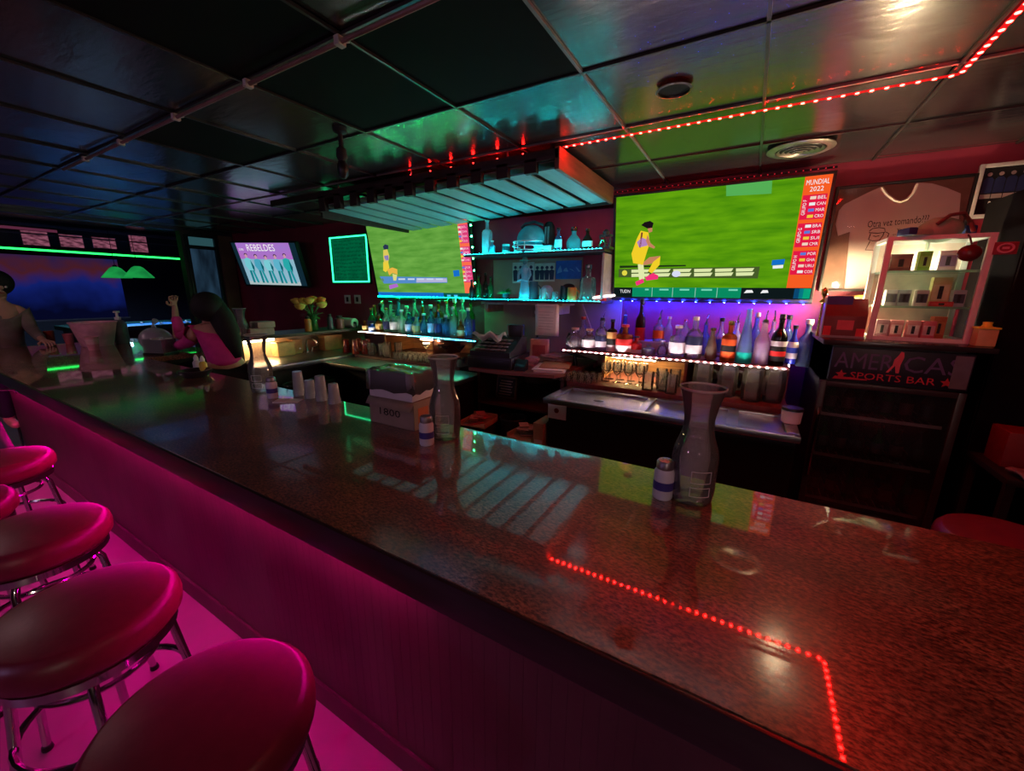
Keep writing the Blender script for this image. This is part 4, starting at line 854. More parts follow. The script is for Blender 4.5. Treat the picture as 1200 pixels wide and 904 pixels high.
for px, x0, x1, y0, y1, cl, lab, cat in ((0, 601, 626, 308, 332, (200, 205, 215), 'white picture card with dark figures behind the tall statuette', 'card'), (0, 627, 650, 309, 330, (205, 205, 205), 'white card printed with dark people beside the blue scarf', 'card'), (0, 652, 681, 306, 327, (40, 90, 190), 'blue scarf with pale crest pinned above the lower display shelf', 'scarf')):
    a, c_ = at(x0, y0, Y=3.525), at(x1, y1, Y=3.525); t = thing('scarf' if cat == 'scarf' else 'picture_card', lab, cat, ((a.x+c_.x)/2, 3.522, (a.z+c_.z)/2)); w, h = abs(c_.x-a.x), abs(a.z-c_.z)
    b = MB(); b.box((-w/2, -.003, -h/2), (w/2, .003, h/2), bev=.001); b.build('card_sheet', plain('sheet_%d_%d_%d' % cl, *cl), t)
    b = MB()
    for q in range(4):
        x = -w*.36+q*w*.24
        if cat == 'card': b.prism([(x-.02, -h*.4), (x+.02, -h*.4), (x+.026, h*.1), (x, h*.16), (x-.026, h*.1)], -.005, -.0032); b.lathe([(.0001, -.0032), (.016, -.0032), (.016, -.005), (.0001, -.005)], 12, M=T((x, 0, h*.26)) @ Rx(PI/2) @ T((0, 0, .0082)) , caps=False)
        else: b.prism([(x-.02, -h*.2+.02*q), (x+.03, -h*.1), (x+.01, h*.25-.02*q), (x-.01, h*.05)], -.005, -.0032)
    b.build('print', plain('dark_print', 40, 50, 90) if cat == 'card' else plain('pale_print', 110, 150, 215), t)
def mugset(px, top, w, Y, cl, lab, rim=None):
    P = at(px, 351, Y=Y); h = at(px, top, Y=Y).z-Z; r = metres(w, P)/2
    t = thing('tankard', lab, 'mug', (P.x, Y, Z), rnd.uniform(-.6, .6)); b = MB(); b.lathe([(.0001, 0), (r, 0), (r*1.03, .006), (r*.92, h), (r*.82, h), (r*.85, .01), (.0001, .01)], 20, caps=False); b.build('mug_body', cl, t)
    b = MB(); b.tube([(r*.95, 0, h*.2), (r*1.5, 0, h*.3), (r*1.55, 0, h*.65), (r*.92, 0, h*.82)], .006, 8); b.build('handle', cl, t); return t
mugset(625, 330, 11, 3.30, plain('dark_grey_mug', 60, 70, 85, .4), 'dark grey tankard right of the tall statuette')
P = at(637, 330, Y=3.29); t = thing('baseball_cap', 'pale blue and white cap resting behind the small glass mug', 'cap', (P.x, 3.36, Z))
b = MB(); b.lathe([(.0001, .13), (.03, .125), (.055, .10), (.062, .06), (.062, 0)], 22, caps=False); b.build('crown', plain('pale_cap_cloth', 170, 190, 215, .7), t)
b = MB(); b.prism([(-.05, -.05), (-.03, -.11), (.03, -.11), (.05, -.05)], .0, .008, axis='z'); b.build('peak', plain('blue_cap_cloth', 60, 100, 170, .7), t)
mugset(636, 339, 8, 3.235, M_frost, 'small clear glass mug in front of the pale cap')
mugset(650, 342, 7, 3.25, plain('grey_red_mug', 120, 90, 95, .4), 'small greyish mug left of the orange mug')
mugset(661, 335, 10, 3.30, plain('black_mug', 20, 20, 24, .3), 'black mug behind the orange mug')
mugset(670, 337, 11, 3.26, plain('orange_mug', 225, 80, 30, .4), 'bright orange mug on the lower display shelf')
P = at(663, 331, Y=3.33); t = thing('sunglasses', 'black cap lying on the mugs of the lower display shelf', 'cap', (P.x+.03, 3.33, Z+.115))
b = MB(); b.ball((0, 0, 0), .05, sc=(1.1, .9, .55)); b.build('crown', plain('black_cap_cloth', 16, 16, 20, .7), t); b = MB(); b.prism([(-.04, -.04), (0, -.09), (.05, -.085), (.05, -.03)], -.012, -.006, axis='z'); b.build('peak', MATS['black_cap_cloth'], t)
put('square', 688, 310, 17, 3.28, Z, clear('smoky_clear_glass', (.8, .85, .85), .15, hazecol=(.6, .65, .65)), None, M_chrome, 'large clear bottle beside the glowing neon ring on the lower display shelf', base=352, caph=.1)
a = at(705, 345, Y=3.30)
tube_strip('neon_sign', 'glowing white neon ring at the right end of the lower display shelf', [(a.x+.085*math.cos(2*PI*i/24), 3.36+.10*math.sin(2*PI*i/24), Z+.035+.012*math.cos(2*PI*i/24)) for i in range(24)], .009, (1, .82, .8), 3.0, 'neon sign', closed=True)
t = thing('paper_box', 'small red carton inside the glowing neon ring', 'carton', (a.x-.02, 3.34, Z)); b = MB(); b.box((-.05, -.03, 0), (.045, .03, .05), bev=.003); b.build('carton_body', plain('red_carton', 190, 24, 24), t); b = MB(); b.box((-.03, -.0312, .012), (.02, -.0302, .035)); b.build('carton_label', Lw, t)
P = at(712, 322, Y=3.5); t = thing('wall_clip', 'small dark and white fob hanging at the right end of the lower display shelf', 'ornament', (-1.09, 3.40, 1.73)); b = MB(); b.ball((0, 0, 0), .045, sc=(.5, .9, 1)); b.build('fob', M_matte, t); b = MB(); b.ball((0, -.03, -.04), .022); b.tube([(0, 0, .04), (.0, .03, .10), (.02, .05, .16)], .003, 6); b.build('tag_and_cord', M_white, t)
# ------------------------------------------------------------------ till desk
t = thing('cash_register', 'dark grey cash register with a receipt heap, left end of the till desk', 'cash register', (-1.80, 2.86, 1.0), .12)
b = MB(); b.box((-.20, -.20, 0), (.20, .20, .10), bev=.008); b.build('drawer_case', plain('register_grey', 34, 36, 40, .45), t)
b = MB(); b.box((-.185, -.206, .012), (.185, -.198, .085), bev=.004); b.build('drawer_front', plain('register_dark', 24, 26, 30, .4), t)
b = MB(); b.prism([(-.19, .10), (.17, .10), (.17, .24), (.05, .24), (-.12, .155), (-.19, .14)], -.18, .18, axis='x'); b.build('keyboard_housing', MATS['register_grey'], t)
b = MB()
for i in range(6):
    for j in range(4): b.box((-.15+i*.048, -.17+j*.05, .148+j*.021), (-.115+i*.048, -.135+j*.05, .160+j*.021), bev=.003)
b.build('keys', plain('key_grey', 120, 125, 125, .5), t)
b = MB(); b.box((.06, .06, .24), (.18, .10, .34), bev=.006); b.build('display', M_black, t)
t = thing('receipt_paper', 'loose white receipt paper heaped on the cash register', 'paper', (-1.84, 2.80, 1.20))
b = MB(); vs = []; fs = []
for i in range(9):
    for j in range(6): vs.append((-.13+.03*i, -.10+.035*j, .02*math.sin(i*1.3+j)+.025*math.cos(j*1.7)+.05))
for i in range(8):
    for j in range(5): fs.append((i*6+j, (i+1)*6+j, (i+1)*6+j+1, i*6+j+1))
b.add(vs, fs); o = b.build('sheet', M_paper, t); so = o.modifiers.new('thickness', 'SOLIDIFY'); so.thickness = .001
t = thing('framed_picture', 'pale picture frame standing behind the cash register', 'picture frame', (at(602, 400, Y=3.40).x, 3.42, 1.0), -.1)
b = MB()
for lo, hi in (((-.10, 0, 0), (-.08, .02, .30)), ((.08, 0, 0), (.10, .02, .30)), ((-.08, 0, .28), (.08, .02, .30)), ((-.08, 0, 0), (.08, .02, .02))): b.box(lo, hi, bev=.003)
b.build('frame', plain('pale_teal_frame', 140, 165, 170, .5), t); b = MB(); b.box((-.08, .008, .02), (.08, .014, .28)); b.build('picture', plain('dark_photo', 30, 30, 36, .3), t)
def stack(name, label, cat, loc, w, d, n, col, rz=0, jit=.012):
    t = thing(name, label, cat, loc, rz); b = MB()
    for i in range(n):
        x, y = rnd.uniform(-jit, jit), rnd.uniform(-jit, jit); b.box((-w/2+x, -d/2+y, i*.0062), (w/2+x, d/2+y, i*.0062+.0056), bev=.0008)
    b.build('sheets', col, t); return t
stack('paper_stack', 'stack of white and brown papers at the right end of the till desk', 'papers', (-1.34, 2.92, 1.0), .24, .30, 4, M_paper, .25)
tt = thing('clipboard', 'brown folder lying on the papers at the right end of the till desk', 'folder', (-1.32, 2.97, 1.027), .3); b = MB(); b.box((-.12, -.14, 0), (.12, .15, .006), bev=.002); b.build('board', M_card, tt); b = MB(); b.box((-.03, .125, .006), (.03, .15, .014), bev=.003); b.build('clip', M_chrome, tt)
t = thing('card_reader', 'black card reader standing at the front of the till desk', 'card reader', (-1.53, 2.76, 1.0), .2)
b = MB(); b.prism([(-.05, 0), (.05, 0), (.05, .075), (.02, .085), (-.05, .03)], -.045, .045, axis='x'); b.build('reader_body', M_black, t); b = MB(); b.add([(-.034, -.045, .038), (.034, -.045, .038), (.034, .0, .066), (-.034, .0, .066)], [(0, 1, 2, 3)]); b.build('reader_screen', plain('reader_screen', 40, 42, 50, .2), t)
for (x, y, w, d, n, rz, lab) in ((-1.62, 3.02, .18, .14, 10, .4, 'heap of pinkish receipts behind the card reader'), (-1.42, 3.24, .20, .16, 12, -.3, 'pale heap of receipts at the back of the till desk'), (-1.68, 2.80, .16, .12, 3, .8, 'thin slips of paper beside the card reader')):
    stack('receipt_pile', lab, 'receipts', (x, y, 1.0), w, d, n, plain('pinkish_paper', 190, 150, 150, .8), rz, .03)
t = thing('bill_box', 'pale card box of receipts standing upright on the till desk', 'box', (-1.60, 3.22, 1.0), .2); b = MB(); b.box((-.08, -.02, 0), (.08, .05, .20), bev=.004); b.build('box_body', plain('pink_card', 200, 160, 155, .8), t); b = MB(); b.box((-.06, -.022, .05), (.06, -.0195, .15)); b.build('box_print', plain('pink_print', 160, 90, 100, .8), t)
put('tall', 629, 393, 5, 3.28, 1.0, M_frost, None, Kb, 'slim pale bottle standing behind the receipts on the till desk', base=425)
t = thing('spray_nozzle', 'black bar spray hose leaning at the right end of the till desk', 'hose', (-1.24, 3.2, 1.0)); b = MB(); b.tube([(0, 0, 0), (-.01, 0, .10), (-.05, .0, .18), (-.09, .02, .23), (-.07, .02, .27)], [.02, .012, .009, .012, .014], 10); b.build('hose_body', M_black, t)
t = thing('menu_sign', 'small framed chalk sign with pale scribbles on the shelf under the till desk', 'sign', (-1.72, 2.84, .72), .0)
b = MB(); b.box((-.10, -.012, 0), (.10, .012, .19), M=Rx(-.15), bev=.004); b.build('sign_frame', plain('sign_wood', 90, 60, 50, .6), t)
b = MB(); b.box((-.085, -.0135, .018), (.085, -.0115, .175), M=Rx(-.15)); b.build('sign_face', plain('sign_face', 28, 20, 22, .6), t)
b = MB()
for k in range(6): b.box((-.07+.008*(k % 3), -.0145, .03+.023*k), (.05+.012*(k % 2), -.0135, .039+.023*k), M=Rx(-.15))
b.build('scribbles', plain('chalk', 150, 120, 110, .8), t)
t = thing('waste_bin', 'black plastic bin under the till desk', 'bin', (-1.55, 2.80, .40)); t.location = (-1.54, 2.66, 0)
b = MB(); b.lathe([(.0001, 0), (.085, 0), (.09, .01), (.105, .62), (.11, .63), (.10, .63), (.085, .03), (.0001, .03)], 24, caps=False); b.build('bin_body', M_matte, t)
b = MB(); b.tube([(.108*math.cos(2*PI*i/24), .108*math.sin(2*PI*i/24), .628) for i in range(24)], .006, 6, closed=True); b.build('bin_rim', M_black, t)
stack('paper_pile', 'crumpled pile of white and red papers under the till desk, left', 'papers', (-1.66, 2.76, .72), .2, .16, 6, plain('pinkish_paper_2', 190, 140, 135, .8), .5, .03) if False else None
for (x, y, rz, cl, lab) in ((-1.77, 2.51, .1, (190, 110, 105), 'open tray of white and red papers under the till desk, left of the bin'), (-1.34, 2.52, -.05, (190, 150, 145), 'open tray of pale papers under the till desk, right of the bin')):
    t = thing('paper_tray', lab, 'tray', (x, y, .58 if x < -1.6 else .55), rz); b = MB(); b.box((-.11, -.11, 0), (.11, .11, .008)); b.box((-.11, -.11, 0), (-.104, .11, .04)); b.box((.104, -.11, 0), (.11, .11, .04)); b.box((-.11, .104, 0), (.11, .11, .06)); b.build('tray', M_card, t)
    b = MB()
    for q in range(9): b.box((-.05, -.035, .01+.008*q), (.05, .035, .014+.008*q), M=T((rnd.uniform(-.045, .045), rnd.uniform(-.04, .04), 0)) @ Rz(rnd.uniform(0, 3)))
    b.build('papers', plain('tray_paper_%d' % cl[0] if x > -1.6 else 'tray_paper_red', *cl, rough=.8), t)
    b = MB()
    for sx in (-.09, .09): b.box((sx-.008, -.10, -(.58 if x < -1.6 else .55)), (sx+.008, .10, 0))
    b.build('stand', M_matte, t)
t = thing('storage_box', 'pale carton standing beside the left end of the steel counter', 'carton', (-1.172, 2.47, .0), 0); b = MB(); b.box((-.045, -.09, 0), (.035, .12, .72), bev=.004); b.build('carton_body', M_card, t); b = MB(); b.box((-.035, -.0915, .45), (.028, -.0895, .6)); b.build('carton_label', M_paper, t)

# ------------------------------------------------------------------ on the wall
def frame_on_wall(name, label, cat, px4, Y, framecol, sheetcol, w=.02):
    P = [at(x, y, Y=Y) for x, y in px4]; x0, x1 = (P[0].x+P[3].x)/2, (P[1].x+P[2].x)/2; z1, z0 = (P[0].z+P[1].z)/2, (P[2].z+P[3].z)/2
    t = thing(name, label, cat, ((x0+x1)/2, YB-.002, (z0+z1)/2)); W, H = (x1-x0)/2, (z1-z0)/2
    b = MB()
    for lo, hi in (((-W, -.03, -H), (-W+w, 0, H)), ((W-w, -.03, -H), (W, 0, H)), ((-W+w, -.03, H-w), (W-w, 0, H)), ((-W+w, -.03, -H), (W-w, 0, -H+w))): b.box(lo, hi, bev=.003)
    b.build('frame', framecol, t)
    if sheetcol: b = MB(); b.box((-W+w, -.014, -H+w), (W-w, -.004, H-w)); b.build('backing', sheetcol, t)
    return t, W, H
# neon menu board
t, W, H = frame_on_wall('menu_board', 'chalk menu board with glowing green neon border on the maroon wall', 'menu board', [(386, 277), (431, 272.5), (437, 332), (391, 334)], 3.55, M_black, glow('neon_spill_board', (.0, .12, .045), 1.0, scale=5, col2=(.0, .07, .028)), .012)  # board face emits green in place of the neon's spill on it
b = MB(); w = .030
b.tube([(-W+w, -.028, -H+w), (W-w, -.028, -H+w), (W-w, -.028, H-w), (-W+w, -.028, H-w)], .011, 8, closed=True); b.build('neon_border', glow('green_neon', (.03, 1, .32), 3.2), t)
b = MB()
for k in range(11):
    x = -W*.78
    while x < W*.72:
        l = rnd.uniform(.04, .12); z = H*.76-k*H*1.5/10+rnd.uniform(-.006, .006)
        b.tube([(x+l*q/6, -.0155, z+.010*math.sin(q*2.1+k)) for q in range(7)], .0028, 4); x += l+.025
b.build('chalk_writing', plain('dark_marker', 30, 70, 45, .8), t)
# outlets, switch, paper notice
for a, c_, lab in (((402, 346), (412, 356), 'white wall socket plate, left of the pair under the neon menu'), ((414, 346), (423, 356), 'white wall socket plate, right of the pair under the neon menu')):
    p, q = at(*a, Y=3.55), at(*c_, Y=3.55); t = thing('wall_socket', lab, 'wall socket', ((p.x+q.x)/2, YB-.001, (p.z+q.z)/2)); b = MB(); b.box((-.06, -.008, -.055), (.06, 0, .055), bev=.004); b.build('plate', M_white, t); b = MB(); b.box((-.022, -.0095, -.03), (.022, -.0075, .03), bev=.003); b.build('socket_insert', M_black, t)
t = thing('wall_switch', 'pale switch box under the lower display shelf ledge', 'switch', ((-1.835-1.767)/2, 3.546, 1.42)); b = MB(); b.box((-.035, -.02, -.05), (.035, 0, .05), bev=.004); b.build('plate', plain('greyish_plate', 130, 115, 110), t); b = MB(); b.box((-.008, -.028, -.012), (.008, -.018, .015), bev=.002); b.build('toggle', M_white, t)
t = thing('paper_notice', 'sheet of white paper hanging below the lower display shelf', 'notice', (-1.535, 3.23, 1.37)); b = MB(); vs = [(-.115+.23*i/6, .004*math.sin(i*1.1)-.012*(j/7)**2*math.cos(i), -.135+.27*j/7) for j in range(8) for i in range(7)]
b.add(vs, [(j*7+i, j*7+i+1, (j+1)*7+i+1, (j+1)*7+i) for j in range(7) for i in range(6)]); o = b.build('sheet', M_paper, t); o.modifiers.new('thickness', 'SOLIDIFY').thickness = .001
b = MB(); b.box((-.10, -.008, .122), (.10, .006, .142), bev=.002); b.build('holding_clip', M_white, t)
b = MB()
for k in range(7): b.box((-.08, -.0075, .07-.025*k), (rnd.uniform(.02, .08), -.0068, .0735-.025*k))
b.build('handwriting', plain('faint_ink', 165, 160, 165, .8), t)
t = thing('wall_cable_duct', 'slanting pale strip of trim on the wall right of the paper notice', 'trim strip', (-1.27, 3.53, 1.36)); b = MB(); b.box((-.012, -.008, -.17), (.012, .008, .17), M=Ry(-.42)); b.build('strip', plain('pinkish_strip', 170, 130, 125), t)
# framed t-shirt
t, W, H = frame_on_wall('framed_shirt', 'white printed t-shirt displayed in a black frame on the maroon wall', 'framed t-shirt', [(979, 221), (1139, 201), (1126, 330), (958, 352)], 3.53, M_black, mat('brown_backing', (.22, .12, .08), .7), .016)
sh_ = MB(); L = lambda x, y: (lambda p: (p.x-t.location.x, p.z-t.location.z))(at(x, y, Y=3.51))
outl = [L(1034, 218), L(1041, 228), L(1049, 234), L(1056, 236), L(1064, 233), L(1071, 226), L(1076, 213), L(1094, 214), L(1111, 219), L(1128, 226), L(1125, 264), L(1109, 263), L(1106, 300), L(1100, 346), L(989, 346), L(993, 310), L(997, 271), L(983, 276), L(980, 262), L(984, 246), L(990, 239), L(1002, 233), L(1018, 225)]
outl = [(max(-W+.018, min(W-.018, x)), max(-H+.018, min(H-.018, z))) for x, z in outl]
sh_.prism(outl, -.026, -.015)
o = sh_.build('shirt', mat('white_cotton', (.62, .55, .50), .9, var=.05, scale=10, bump=.3, bscale=9), t)
b = MB(); c_ = [L(1034, 219), L(1041, 228), L(1049, 234), L(1056, 236), L(1064, 233), L(1071, 226), L(1076, 215)]
b.tube([(x, -.028, z) for x, z in c_], .008, 6); b.build('collar', MATS['white_cotton'], t)
ink = plain('black_print', 18, 14, 14, .8); b = MB()
b.text('Otra vez tomando???', .285, .042, 0, T((L(1053, 259)[0], 0, L(1053, 259)[1])) @ Ry(-.05), .0268); b.text('Yyy', .045, .02, 0, T((L(1057, 269)[0], 0, L(1057, 269)[1])), .0268)
b.text('quien', .06, .014, 0, T((L(1054, 274.5)[0], 0, L(1054, 274.5)[1])), .0268)
cx, cz = L(1029, 276)
for pts in ([(-.045, .03), (-.03, .045), (0, .05), (.03, .042), (.035, .02), (0, .015), (-.045, .022)], [(-.035, .015), (-.04, -.02), (-.02, -.03), (.015, -.028), (.028, 0), (.03, .02)], [(-.03, -.03), (-.045, -.085), (.02, -.09), (.018, -.03)], [(.04, .02), (.055, .01), (.05, -.03), (.035, -.025)], [(-.02, 0), (-.005, -.004), (.01, 0)]):
    b.tube([(cx+x, -.0266, cz+z) for x, z in pts], .0022, 4)
b.build('shirt_print', ink, t)
b = MB(); b.box((-W+.012, -.0295, -H+.012), (W-.012, -.0285, H-.012)); b.build('glazing', clear('thin_glazing', (.98, .98, .98), .005, ior=1.2), t)
# team poster at the right edge
t, W, H = frame_on_wall('team_poster', 'poster of players in navy shirts with white border at the right edge', 'poster', [(1150, 196), (1232, 181), (1216, 250), (1133, 258)], 3.53, plain('white_border', 190, 185, 185), plain('black_poster', 12, 11, 14), .02)
b = MB()
for k in range(7):
    x = -W+.05+k*.046; b.prism([(x-.021, H-.155), (x+.021, H-.155), (x+.021, H-.085), (x+.010, H-.072), (x-.010, H-.072), (x-.021, H-.085)], -.0165, -.0142)
b.build('players', plain('navy_kit', 28, 36, 80), t)
b = MB()
for k in range(7):
    x = -W+.05+k*.046; b.lathe([(.0001, 0), (.010, 0), (.010, .002), (.0001, .002)], 12, M=T((x, -.0142, H-.056)) @ Rx(PI/2), caps=False); b.box((x-.021, -.0168, H-.185), (x+.021, -.0142, H-.162))
b.build('faces', plain('pale_faces', 150, 130, 130), t)
b = MB(); b.text('NY', .12, .06, 0, T((-W+.13, 0, -H+.06)), .0166); b.build('lettering', M_white, t)

# ------------------------------------------------------------------ drinks fridge
fx0, fx1, fy = .395, .985, 2.80
t = thing('drinks_fridge', 'black glass-door drinks fridge at the right end of the back bar', 'fridge', ((fx0+fx1)/2, fy, 0)); O = Vector(((fx0+fx1)/2, fy, 0))
b = MB(); b.box((fx0, fy+.04, .0), (fx0+.03, 3.48, 1.36)); b.box((fx1-.03, fy+.04, 0), (fx1, 3.48, 1.36)); b.box((fx0, 3.44, 0), (fx1, 3.48, 1.36)); b.box((fx0, fy+.04, 0), (fx1, 3.48, .12)); b.box((fx0, fy+.04, 1.14), (fx1, 3.48, 1.345)); rel(b, O).build('cabinet', M_black, t)
b = MB(); b.box((fx0-.02, fy-.01, 1.345), (fx1+.06, 3.5, 1.372), bev=.004); rel(b, O).build('top_panel', mat('dark_top_panel', (.02, .018, .02), .25), t)
hd = MB(); hd.box((fx0+.03, fy+.0, 1.15), (fx1-.005, fy+.04, 1.335), bev=.004); rel(hd, O); hdo = hd.build('sign_panel', plain('dark_indigo_sign', 26, 22, 42, .4), t)
b = MB(); cx = (fx0+fx1)/2; wd = plain('muted_violet_letters', 86, 74, 120, .5)
b.text('AMER', .245, .085, 0, T((cx-.125, fy, 1.266)), .001); b.text('CAS', .215, .085, 0, T((cx+.145, fy, 1.266)), .001); rel(b, O).build('sign_letters', wd, hdo)
b = MB(); rl = plain('red_letters', 175, 36, 58, .5); b.text('SPORTS BAR', .34, .036, 0, T((cx, fy, 1.185)), .001)
for sx in (-.21, .21): b.prism([(cx+sx+(.026 if i % 2 == 0 else .011)*math.sin(i*PI/5), 1.185+(.026 if i % 2 == 0 else .011)*math.cos(i*PI/5)) for i in range(10)], fy-.0012, fy-.0002)
rel(b, O).build('sign_small_letters', rl, hdo); b = MB(); b.prism([(fx0+.05, 1.158), (fx0+.20, 1.162), (fx0+.20, 1.168), (fx0+.06, 1.174)], fy-.0012, fy-.0002); rel(b, O).build('sign_swoosh', rl, hdo)
b = MB(); q = cx+.008
b.prism([(q-.035, 1.215), (q-.025, 1.215), (q-.004, 1.255), (q+.004, 1.215), (q+.016, 1.215), (q+.016, 1.26), (q+.024, 1.30), (q+.02, 1.325), (q+.008, 1.33), (q+.002, 1.31), (q-.012, 1.285), (q-.014, 1.255)], fy-.0016, fy-.0002); rel(b, O).build('sign_player', plain('pink_player', 205, 96, 110, .5), hdo)
b = MB(); b.box((fx1-.075, fy-.002, 1.16), (fx1-.012, fy, 1.325)); rel(b, O).build('sign_patch', plain('grey_patch', 96, 100, 110, .4), hdo)
df = MB(); dw = .032
for lo, hi in (((fx0, fy, .12), (fx0+dw, fy+.035, 1.14)), ((fx1-dw, fy, .12), (fx1, fy+.035, 1.14)), ((fx0+dw, fy, 1.11), (fx1-dw, fy+.035, 1.14)), ((fx0+dw, fy, .12), (fx1-dw, fy+.035, .15))): df.box(lo, hi, bev=.004)
rel(df, O); dfo = df.build('door', mat('dark_door_frame', (.03, .022, .024), .35), t)
b = MB(); b.box((fx0+dw, fy+.012, .15), (fx1-dw, fy+.018, 1.11)); rel(b, O).build('door_glass', clear('fridge_glass', (.88, .84, .84), .02), dfo)
b = MB(); b.tube([(fx0+.016, fy, .55), (fx0+.016, fy-.035, .58), (fx0+.016, fy-.035, .95), (fx0+.016, fy, .98)], .008); rel(b, O).build('handle', M_chrome, dfo)
M_wire = mat('pinkish_wire_shelf', (.4, .25, .25), .4, .3)
for z in (.40, .68, .93):
    b = MB(); b.box((fx0+.035, fy+.07, z-.006), (fx1-.035, fy+.078, z+.012))
    for k in range(14): b.box((fx0+.05+k*.037, fy+.075, z-.002), (fx0+.054+k*.037, 3.43, z+.002))
    rel(b, O).build('rack', M_wire, t)
gi = 0
for z, n in ((.943, 6), (.693, 6), (.413, 6)):
    for k in range(n):
        x = fx0+.085+k*.084; nm = ordn[k] if k else 'leftmost'
        bottle('tall', (x, fy+.15, z), .19 if z > .5 else .20, .028, M_brown if (k+int(z*10)) % 3 else M_greenglass, (plain('dim_label', 70, 56, 56), plain('dim_red_label', 84, 24, 26), Lk)[k % 3], Kb, 'dark beer bottle, %s on the %s rack of the fridge' % (nm+(' from the left' if k else ''), {.943: 'top', .693: 'middle', .413: 'bottom'}[z]), group='bottles inside the fridge', name='beer_bottle')
# ------------------------------------------------------------------ on top of the fridge
Z = 1.372
t = thing('display_case', 'glowing glass counter display case with small packets on top of the fridge', 'display case', (.792, 2.97, Z)); w, h, d = .19, .545, .26
M_case = mat('pale_case_frame', (.62, .68, .62), .4, var=.05); b = MB()
for sx in (-1, 1):
    for y in (0, d): b.box((sx*w-.013, y-.01, 0), (sx*w+.013, y+.01, h), bev=.002)
for z in (0, h-.02):
    b.box((-w, -.008, z), (w, .008, z+.02)); b.box((-w, d-.008, z), (w, d+.008, z+.02))
    for sx in (-1, 1): b.box((sx*w-.01, 0, z), (sx*w+.01, d, z+.02))
b.build('case_frame', M_case, t)
b = MB(); b.box((-w, 0, -.0), (w, d, .012)); b.box((-w, d-.004, .012), (w, d, h-.02)); b.build('case_back', mat('cream_case_back', (.6, .5, .4), .6), t)
for z in (.175, .36): b = MB(); b.box((-w+.012, .005, z), (w-.012, d-.005, z+.012)); b.build('glass_shelf', clear('green_edge_glass', (.75, .92, .8), .4, .1, hazecol=(.6, .85, .7)), t)
b = MB(); b.box((-w+.013, -.003, .02), (w-.013, .001, h-.02)); b.build('case_front_glass', clear('clear_pane', (.97, .98, .97), .01, ior=1.3), t)
b = MB(); b.ball((.0, .15, .415), .028, 0, 14, 10); b.tube([(0, .15, .44), (0, .15, h-.01)], .008, 6, 1); b.build('case_lamp', [glow('case_lamp_glow', (1, .84, .62), 90), M_white], t)
b = MB(); b.lathe([(.02, 0), (.05, -.035), (.052, -.04), (.046, -.036), (.016, 0)], 20, (.01, .11, .52)); 
GP = 'packets in the lit display case'
def packet(x, y, z, w_, d_, h_, c1, c2, lab):
    q = thing('packet', lab, 'packet', (.792+x, 2.97+y, Z+z), rnd.uniform(-.08, .08), GP); b = MB(); b.box((-w_/2, -d_/2, 0), (w_/2, d_/2, h_), bev=.002); b.build('carton', plain('packet_%d_%d_%d' % c1, *c1), q)
    b = MB(); b.box((-w_*.42, -d_/2-.001, h_*.2), (w_*.42, -d_/2+.001, h_*.75)); b.box((-w_*.12, -d_/2-.002, h_*.25), (w_*.12, -d_/2, h_*.7), 1); b.build('print', [plain('packet_%d_%d_%d' % c2, *c2), Lk], q)
for i, (x, c1, c2, wd_) in enumerate(((-.135, (150, 90, 110), (190, 150, 160), 'mauve'), (-.075, (210, 120, 130), (225, 180, 180), 'pale pink'), (-.005, (215, 130, 135), (235, 190, 190), 'rose'), (.055, (225, 90, 110), (230, 160, 170), 'bright pink'))): packet(x, .07, .012, .055, .05, .095, c1, c2, '%s packet on the floor of the display case' % wd_)
packet(.10, .10, .012, .05, .06, .12, (190, 90, 40), (200, 120, 60), 'orange brown packet on the floor of the display case')
for x, c1, wd_ in ((-.125, (170, 180, 185), 'grey white'), (-.07, (150, 165, 170), 'grey blue'), (.0, (205, 190, 190), 'off-white'), (.14, (180, 190, 195), 'pale silver')): packet(x, .07, .187, .05, .045, .085, c1, (60, 66, 80), '%s packet on the middle shelf of the display case' % wd_)
packet(.075, .10, .187, .075, .04, .15, (200, 180, 120), (215, 200, 160), 'tall cream packet on the middle shelf of the display case')
packet(.075, .04, .187, .09, .03, .025, (200, 40, 40), (215, 60, 60), 'flat red packet at the front of the middle shelf of the display case')
packet(-.11, .10, .372, .09, .05, .09, (100, 50, 45), (120, 70, 60), 'dark brown packet on the top shelf of the display case')
packet(-.02, .08, .372, .05, .04, .10, (120, 190, 60), (150, 210, 90), 'lime green packet on the top shelf of the display case')
packet(.07, .08, .372, .07, .04, .10, (225, 225, 220), (160, 150, 190), 'white packet on the top shelf of the display case')
t = thing('cap', 'pale green and blue cap lying on top of the display case', 'cap', (.80, 3.03, Z+h), .3); b = MB(); b.ball((0, 0, .03), .085, sc=(1.1, .9, .75)); b.box((-.15, -.06, 0), (-.06, .05, .03), bev=.01); b.build('crown', plain('pale_green_cloth', 150, 170, 140, .8), t)
b = MB(); b.box((-.17, -.065, .002), (-.13, .03, .04), bev=.008); b.build('blue_panel', plain('navy_cloth', 40, 56, 110, .7), t); b = MB(); b.box((.10, -.02, .002), (.15, .06, .05), bev=.01); b.build('blue_panel', plain('navy_cloth', 40, 56, 110, .7), t)
b = MB(); b.tube([(-.06, -.07, .05), (-.02, -.08, .09), (.04, -.07, .10), (.09, -.05, .06), (.10, -.07, .01)], .009, 8); b.build('strap', plain('brown_strap', 110, 60, 55, .5), t)
t = thing('ornament', 'round dark red trinket hanging over the top right of the display case', 'ornament', (.905, 2.94, Z+.45)); b = MB(); b.ball((0, 0, 0), .045, sc=(1, .5, .9)); b.build('bead', plain('oxblood', 90, 36, 36, .25), t); b = MB(); b.tube([(0, 0, .04), (-.01, .01, .075), (-.02, .04, .105)], .004, 6); b.build('cord', M_black, t)
